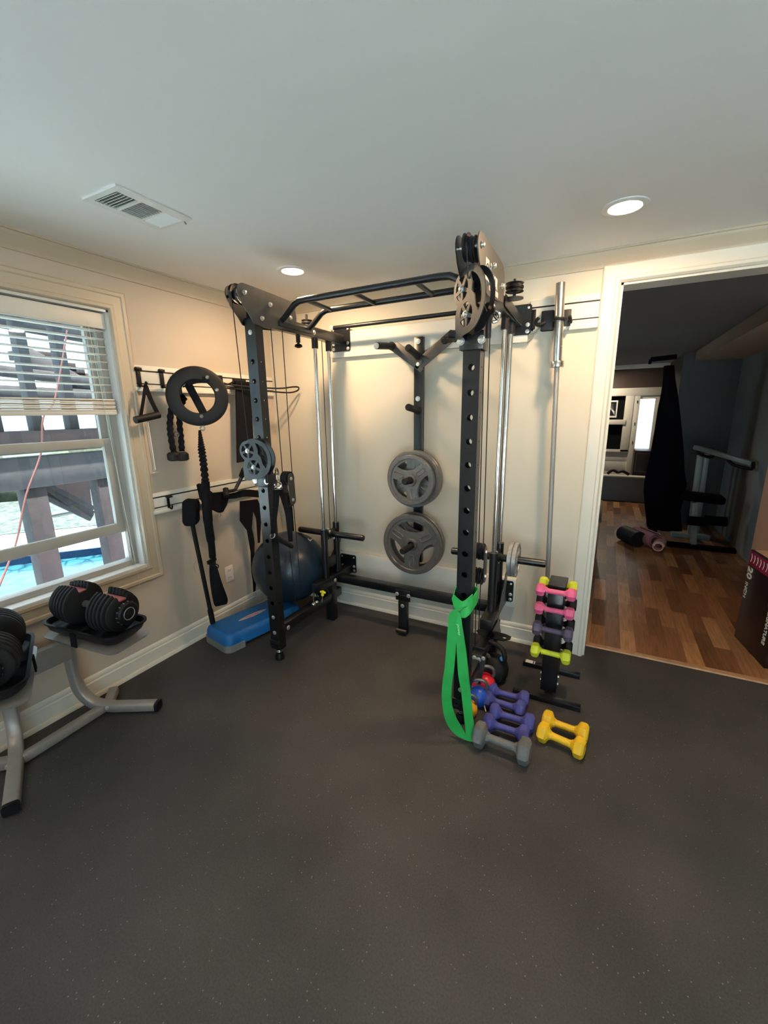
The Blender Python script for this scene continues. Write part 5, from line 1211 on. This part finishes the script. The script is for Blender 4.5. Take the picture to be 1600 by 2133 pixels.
# rope
RP = wthing('triceps_rope', 'black braided triceps rope with rubber ball ends left of the ring', 'rope', W_(370, 955, .08))
for (pp, seed_) in (([(382, 825), (360, 845), (354, 880), (356, 910), (362, 942)], 0), ([(384, 828), (376, 850), (374, 880), (377, 912), (379, 940)], 1)):
    cp = cat([W_(a, b, 0.085) for a, b in pp], 10)
    MB().tube(cp, [0.0185+0.0028*math.sin(i*1.6) for i in range(len(cp))], 10).build('rope_strand', 'fab', RP)
    e = W_(362 if seed_ == 0 else 380, 950, 0.085)
    MB().lathe([(0, 0), (0.028, 0), (0.039, .008), (0.039, .042), (0.028, .054), (0, .054)], e-V((0, 0, .03)), (0, 0, 1), 20).build('ball_end', 'rub', RP)
MB().torus(W_(367, 905, .08), (1, -1, 0), 0.016, 0.004, 16, 6).build('steel_ring', 'iron', RP)
# stirrup
SP = wthing('stirrup_handle', 'black stirrup grip on a webbing triangle hanging nearest the window', 'handle', W_(305, 878, .08))
a, b, c = W_(303, 803, .07), W_(293, 868, .085), W_(329, 862, .085)
w_ = V((0, 1, 0))*0.010
MB().strap([W_(305, 797, .05), a, W_(298, 838, .08), b], [w_]*4, 0.004, smooth=3).strap([a, W_(314, 832, .08), c], [w_*1.4]*3, 0.005, smooth=3).build('webbing', 'fab', SP)
MB().rod(W_(282, 875, .085), W_(331, 864, .085), 0.021, 18).build('grip', 'rub', SP)
# wand
t = wthing('thin_wand', 'thin white plastic wand with a T end leaning on the wall below the stirrup', 'wand', W_(325, 985, .012))
MB().rod(W_(308, 880, .012), W_(324, 978, .012), 0.0035, 8).build('stick', 'white', t)
MB().rod(W_(318, 985, .012), W_(330, 983, .012), 0.004, 8).build('t_end', 'white', t)
# hanging mat
a, b, c, d = W_(492, 797, .09), W_(521, 798, .09), W_(495, 964, .09), W_(527, 958, .09)
t = wthing('folded_mat', 'flat black mat folded over the upper rail hook behind the left upright', 'mat', (0.08, (a.y+b.y)/2, c.z))
MB().prism([(a.y, a.z), (b.y, b.z), (d.y+.02, d.z), (c.y, c.z)], [], (0.085, 0, 0), (0, 1, 0), (0, 0, 1), 0.012).bx(0.05, 0.095, a.y-.005, b.y+.01, a.z-0.01, a.z+0.012, .004).build('mat_body', 'fab', t)
o = MB().tube([W_(470, 800, .08), W_(520, 806, .14), W_(580, 809, .24), W_(610, 806, .29), W_(622, 807, .31), W_(619, 814, .31), W_(600, 818, .28), W_(560, 815, .20), W_(515, 812, .12), W_(470, 808, .08)], 0.006, 8, smooth=5).build('loop_band', 'rub'); tag(o, 'thin black loop band sticking out from the upper rail past the left upright', 'loop band')
o = MB().tube([W_(452, 793, .06), W_(475, 800, .07), W_(500, 804, .08), W_(540, 803, .09)], 0.004, 8, smooth=5).tube([W_(452, 799, .06), W_(475, 805, .07), W_(500, 808, .08), W_(540, 808, .09)], 0.004, 8, smooth=5).build('thin_tubing', 'blk2'); tag(o, 'two thin black rubber tubes lying along the upper rail right of the ring', 'tubing')
# long bar with padded head
t = wthing('padded_lever_bar', 'black bar with a padded block head leaning from the lower rail onto the blue step', 'training bar', (0.10, -0.93, 0.123))
hd = W_(398, 1066, .12); ft = V((0.115, -0.945, 0.128)); hd2 = W_(400, 1088, .12)
MB().rod(ft, ft.lerp(hd2, 0.14), 0.019, 18).build('end_sleeve', 'rub', t)
MB().rod(ft, hd2, 0.0145, 16).build('bar', 'rub', t)
MB().box(hd, (0.095, 0.11, 0.165), (0, R(6), R(38)), 0.022).box(hd-V((0, 0.012, .055)), (0.075, 0.09, 0.07), (0, R(6), R(38)), 0.018).build('padded_head', 'fab', t)
MB().tube([W_(409, 1168, .11), W_(404, 1180, .11), W_(408, 1192, .11)], 0.002, 6, smooth=4).build('wire_loop', 'iron2', t)
# v-bar
t = wthing('v_grip_bar', 'angled cable bar with two rubber grips on the lower rail', 'cable attachment', W_(480, 1025, .12))
MB().tube([W_(470, 1024, .14), W_(488, 1021, .13), W_(494, 1012, .13), W_(508, 985, .16)], 0.013, 10, smooth=4).build('bent_bar', 'blk', t)
MB().rod(W_(503, 992, .15), W_(509, 977, .19), 0.020, 16).rod(W_(470, 1018, .14), W_(472, 1034, .17), 0.020, 16).build('grip', 'rub', t)
# pouch
t = wthing('webbing_pouch', 'black cloth harness pouch with a steel ring on the lower rail', 'harness', W_(452, 1070, .1))
P5 = [(412, 1010), (417, 1007), (430, 1018), (442, 1027), (470, 1024), (474, 1036), (470, 1052), (462, 1066), (456, 1068), (440, 1060), (425, 1050), (418, 1036)]
pp = [W_(a, b, .10) for a, b in P5]
MB().prism([(p.y, p.z) for p in pp], [], (0.10, 0, 0), (0, 1, 0), (0, 0, 1), 0.03).build('cloth', 'fab', t)
MB().torus(W_(457, 1073, .10), (1, -.4, 0), 0.013, 0.003, 18, 6).build('ring', 'iron2', t)
# belt
t = wthing('dip_belt', 'wide black webbing belt draped on the lower rail with a strap and clip hanging down', 'belt', W_(531, 1240, .09))
v2 = V((0, 0.1, 1))
MB().strap([W_(468, 1035, .10), W_(490, 1032, .10), W_(512, 1027, .09), W_(548, 1030, .09)], [V((0, 0, 0.018)), V((0, 0, 0.022)), V((0, 0, 0.028)), V((0, 0, 0.03))], 0.012, smooth=4).build('belt_band', 'fab', t)
P6 = [(500, 1044), (536, 1040), (545, 1060), (541, 1130), (538, 1131), (534, 1080), (527, 1062), (524, 1100), (527, 1112), (530, 1130), (529, 1152), (523, 1152), (518, 1122), (515, 1105), (500, 1085)]
pp = [W_(a, b, .09) for a, b in P6]
MB().prism([(p.y, p.z) for p in pp], [], (0.09, 0, 0), (0, 1, 0), (0, 0, 1), 0.008).build('hanging_panel', 'fab', t)
w3_ = V((0, 1, 0))*0.012
MB().strap([W_(526, 1148, .09), W_(527, 1190, .09), W_(530, 1210, .09), W_(530, 1232, .09)], [w3_*1.6, w3_*1.3, w3_*1.4, w3_*.9], 0.005, smooth=4).build('tail_strap', 'fab', t)
MB().torus(W_(531, 1238, .09), (1, -.5, 0), 0.012, 0.0025, 18, 6).torus(W_(532, 1247, .09), (1, -.7, .2), 0.011, 0.0025, 18, 6).build('snap_clip', 'iron2', t)
# more straps right of the left upright
t = wthing('ankle_strap', 'black padded ankle straps bunched on the lower rail end behind the cable block', 'strap', W_(620, 1110, .05))
MB().strap([W_(588, 1000, .12), W_(600, 1050, .12), W_(612, 1100, .12), W_(615, 1112, .12)], [V((0, 0.03, 0)), V((0, 0.035, 0)), V((0, 0.025, 0)), V((0, 0.015, 0))], 0.02, smooth=4).strap([W_(604, 1000, .06), W_(618, 1050, .06), W_(622, 1095, .06)], [V((0, 0.02, 0)), V((0, 0.02, 0)), V((0, 0.01, 0))], 0.015, smooth=4).build('padding', 'fab', t)
MB().tube([W_(607, 995, .05), W_(618, 1003, .06), W_(634, 1012, .12)], [0.018]*5+[0.012]*4+[0.006]*4, 10, smooth=6).build('folded_flap', 'fab', t)

# cable handle on the left carriage
t = wthing('cable_handle', 'black D-shaped cable handle clipped to the left pulley carriage', 'cable handle', atx(590, 1140, 0.80))
cc = atx(577, 988, 0.80)
MB().tube([atx(576, 975, .8), atx(580, 985, .8), atx(581, 1000, .8), atx(576, 1002, .8), atx(574, 985, .8)], 0.005, 8, True, smooth=4).torus(atx(579, 1010, .80), (1, -1, 0), 0.018, 0.006, 22, 8).build('carabiner', 'chrome', t)
MB().ball(atx(574, 1015, .8), 0.010, (1, 1, 1), 10, 6).ball(atx(585, 1015, .8), 0.010, (1, 1, 1), 10, 6).build('swivel_nut', 'chrome', t)
wv = V((0.7, 0.7, 0))*0.013
MB().strap([atx(576, 1020, .80), atx(575, 1050, .80), atx(568, 1112, .80)], [wv*1.5, wv*1.3, wv], 0.004, smooth=4).strap([atx(584, 1020, .80), atx(600, 1070, .80), atx(606, 1128, .80)], [wv*1.2, wv*1.4, wv], 0.004, smooth=4).build('webbing', 'fab', t)
ga, gb = atx(568, 1116, .80), atx(608, 1138, .80)
MB().rod(ga, gb, 0.016, 18).build('grip', 'rub', t)
MB().torus(ga, (gb-ga), 0.017, 0.0025, 20, 6).build('grip_ring', 'chrome', t)
# carabiner on right carriage
t = wthing('carabiner', 'chrome carabiner clipped by the upper right pulley carriage', 'carabiner', (2.08, -1.03, 1.93))
MB().torus(aty(1030, 660, -1.0), (0.2, -1, 0), 0.019, 0.006, 24, 8).tube([aty(1020, 648, -1), aty(1027, 655, -1), aty(1038, 668, -1)], 0.005, 8, smooth=3).build('link', 'chrome', t)
MB().ball(aty(1014, 660, -1.0), 0.026, (1, 1, 1.1), 16, 10).build('ball_stop', 'blk2', t)

settle()
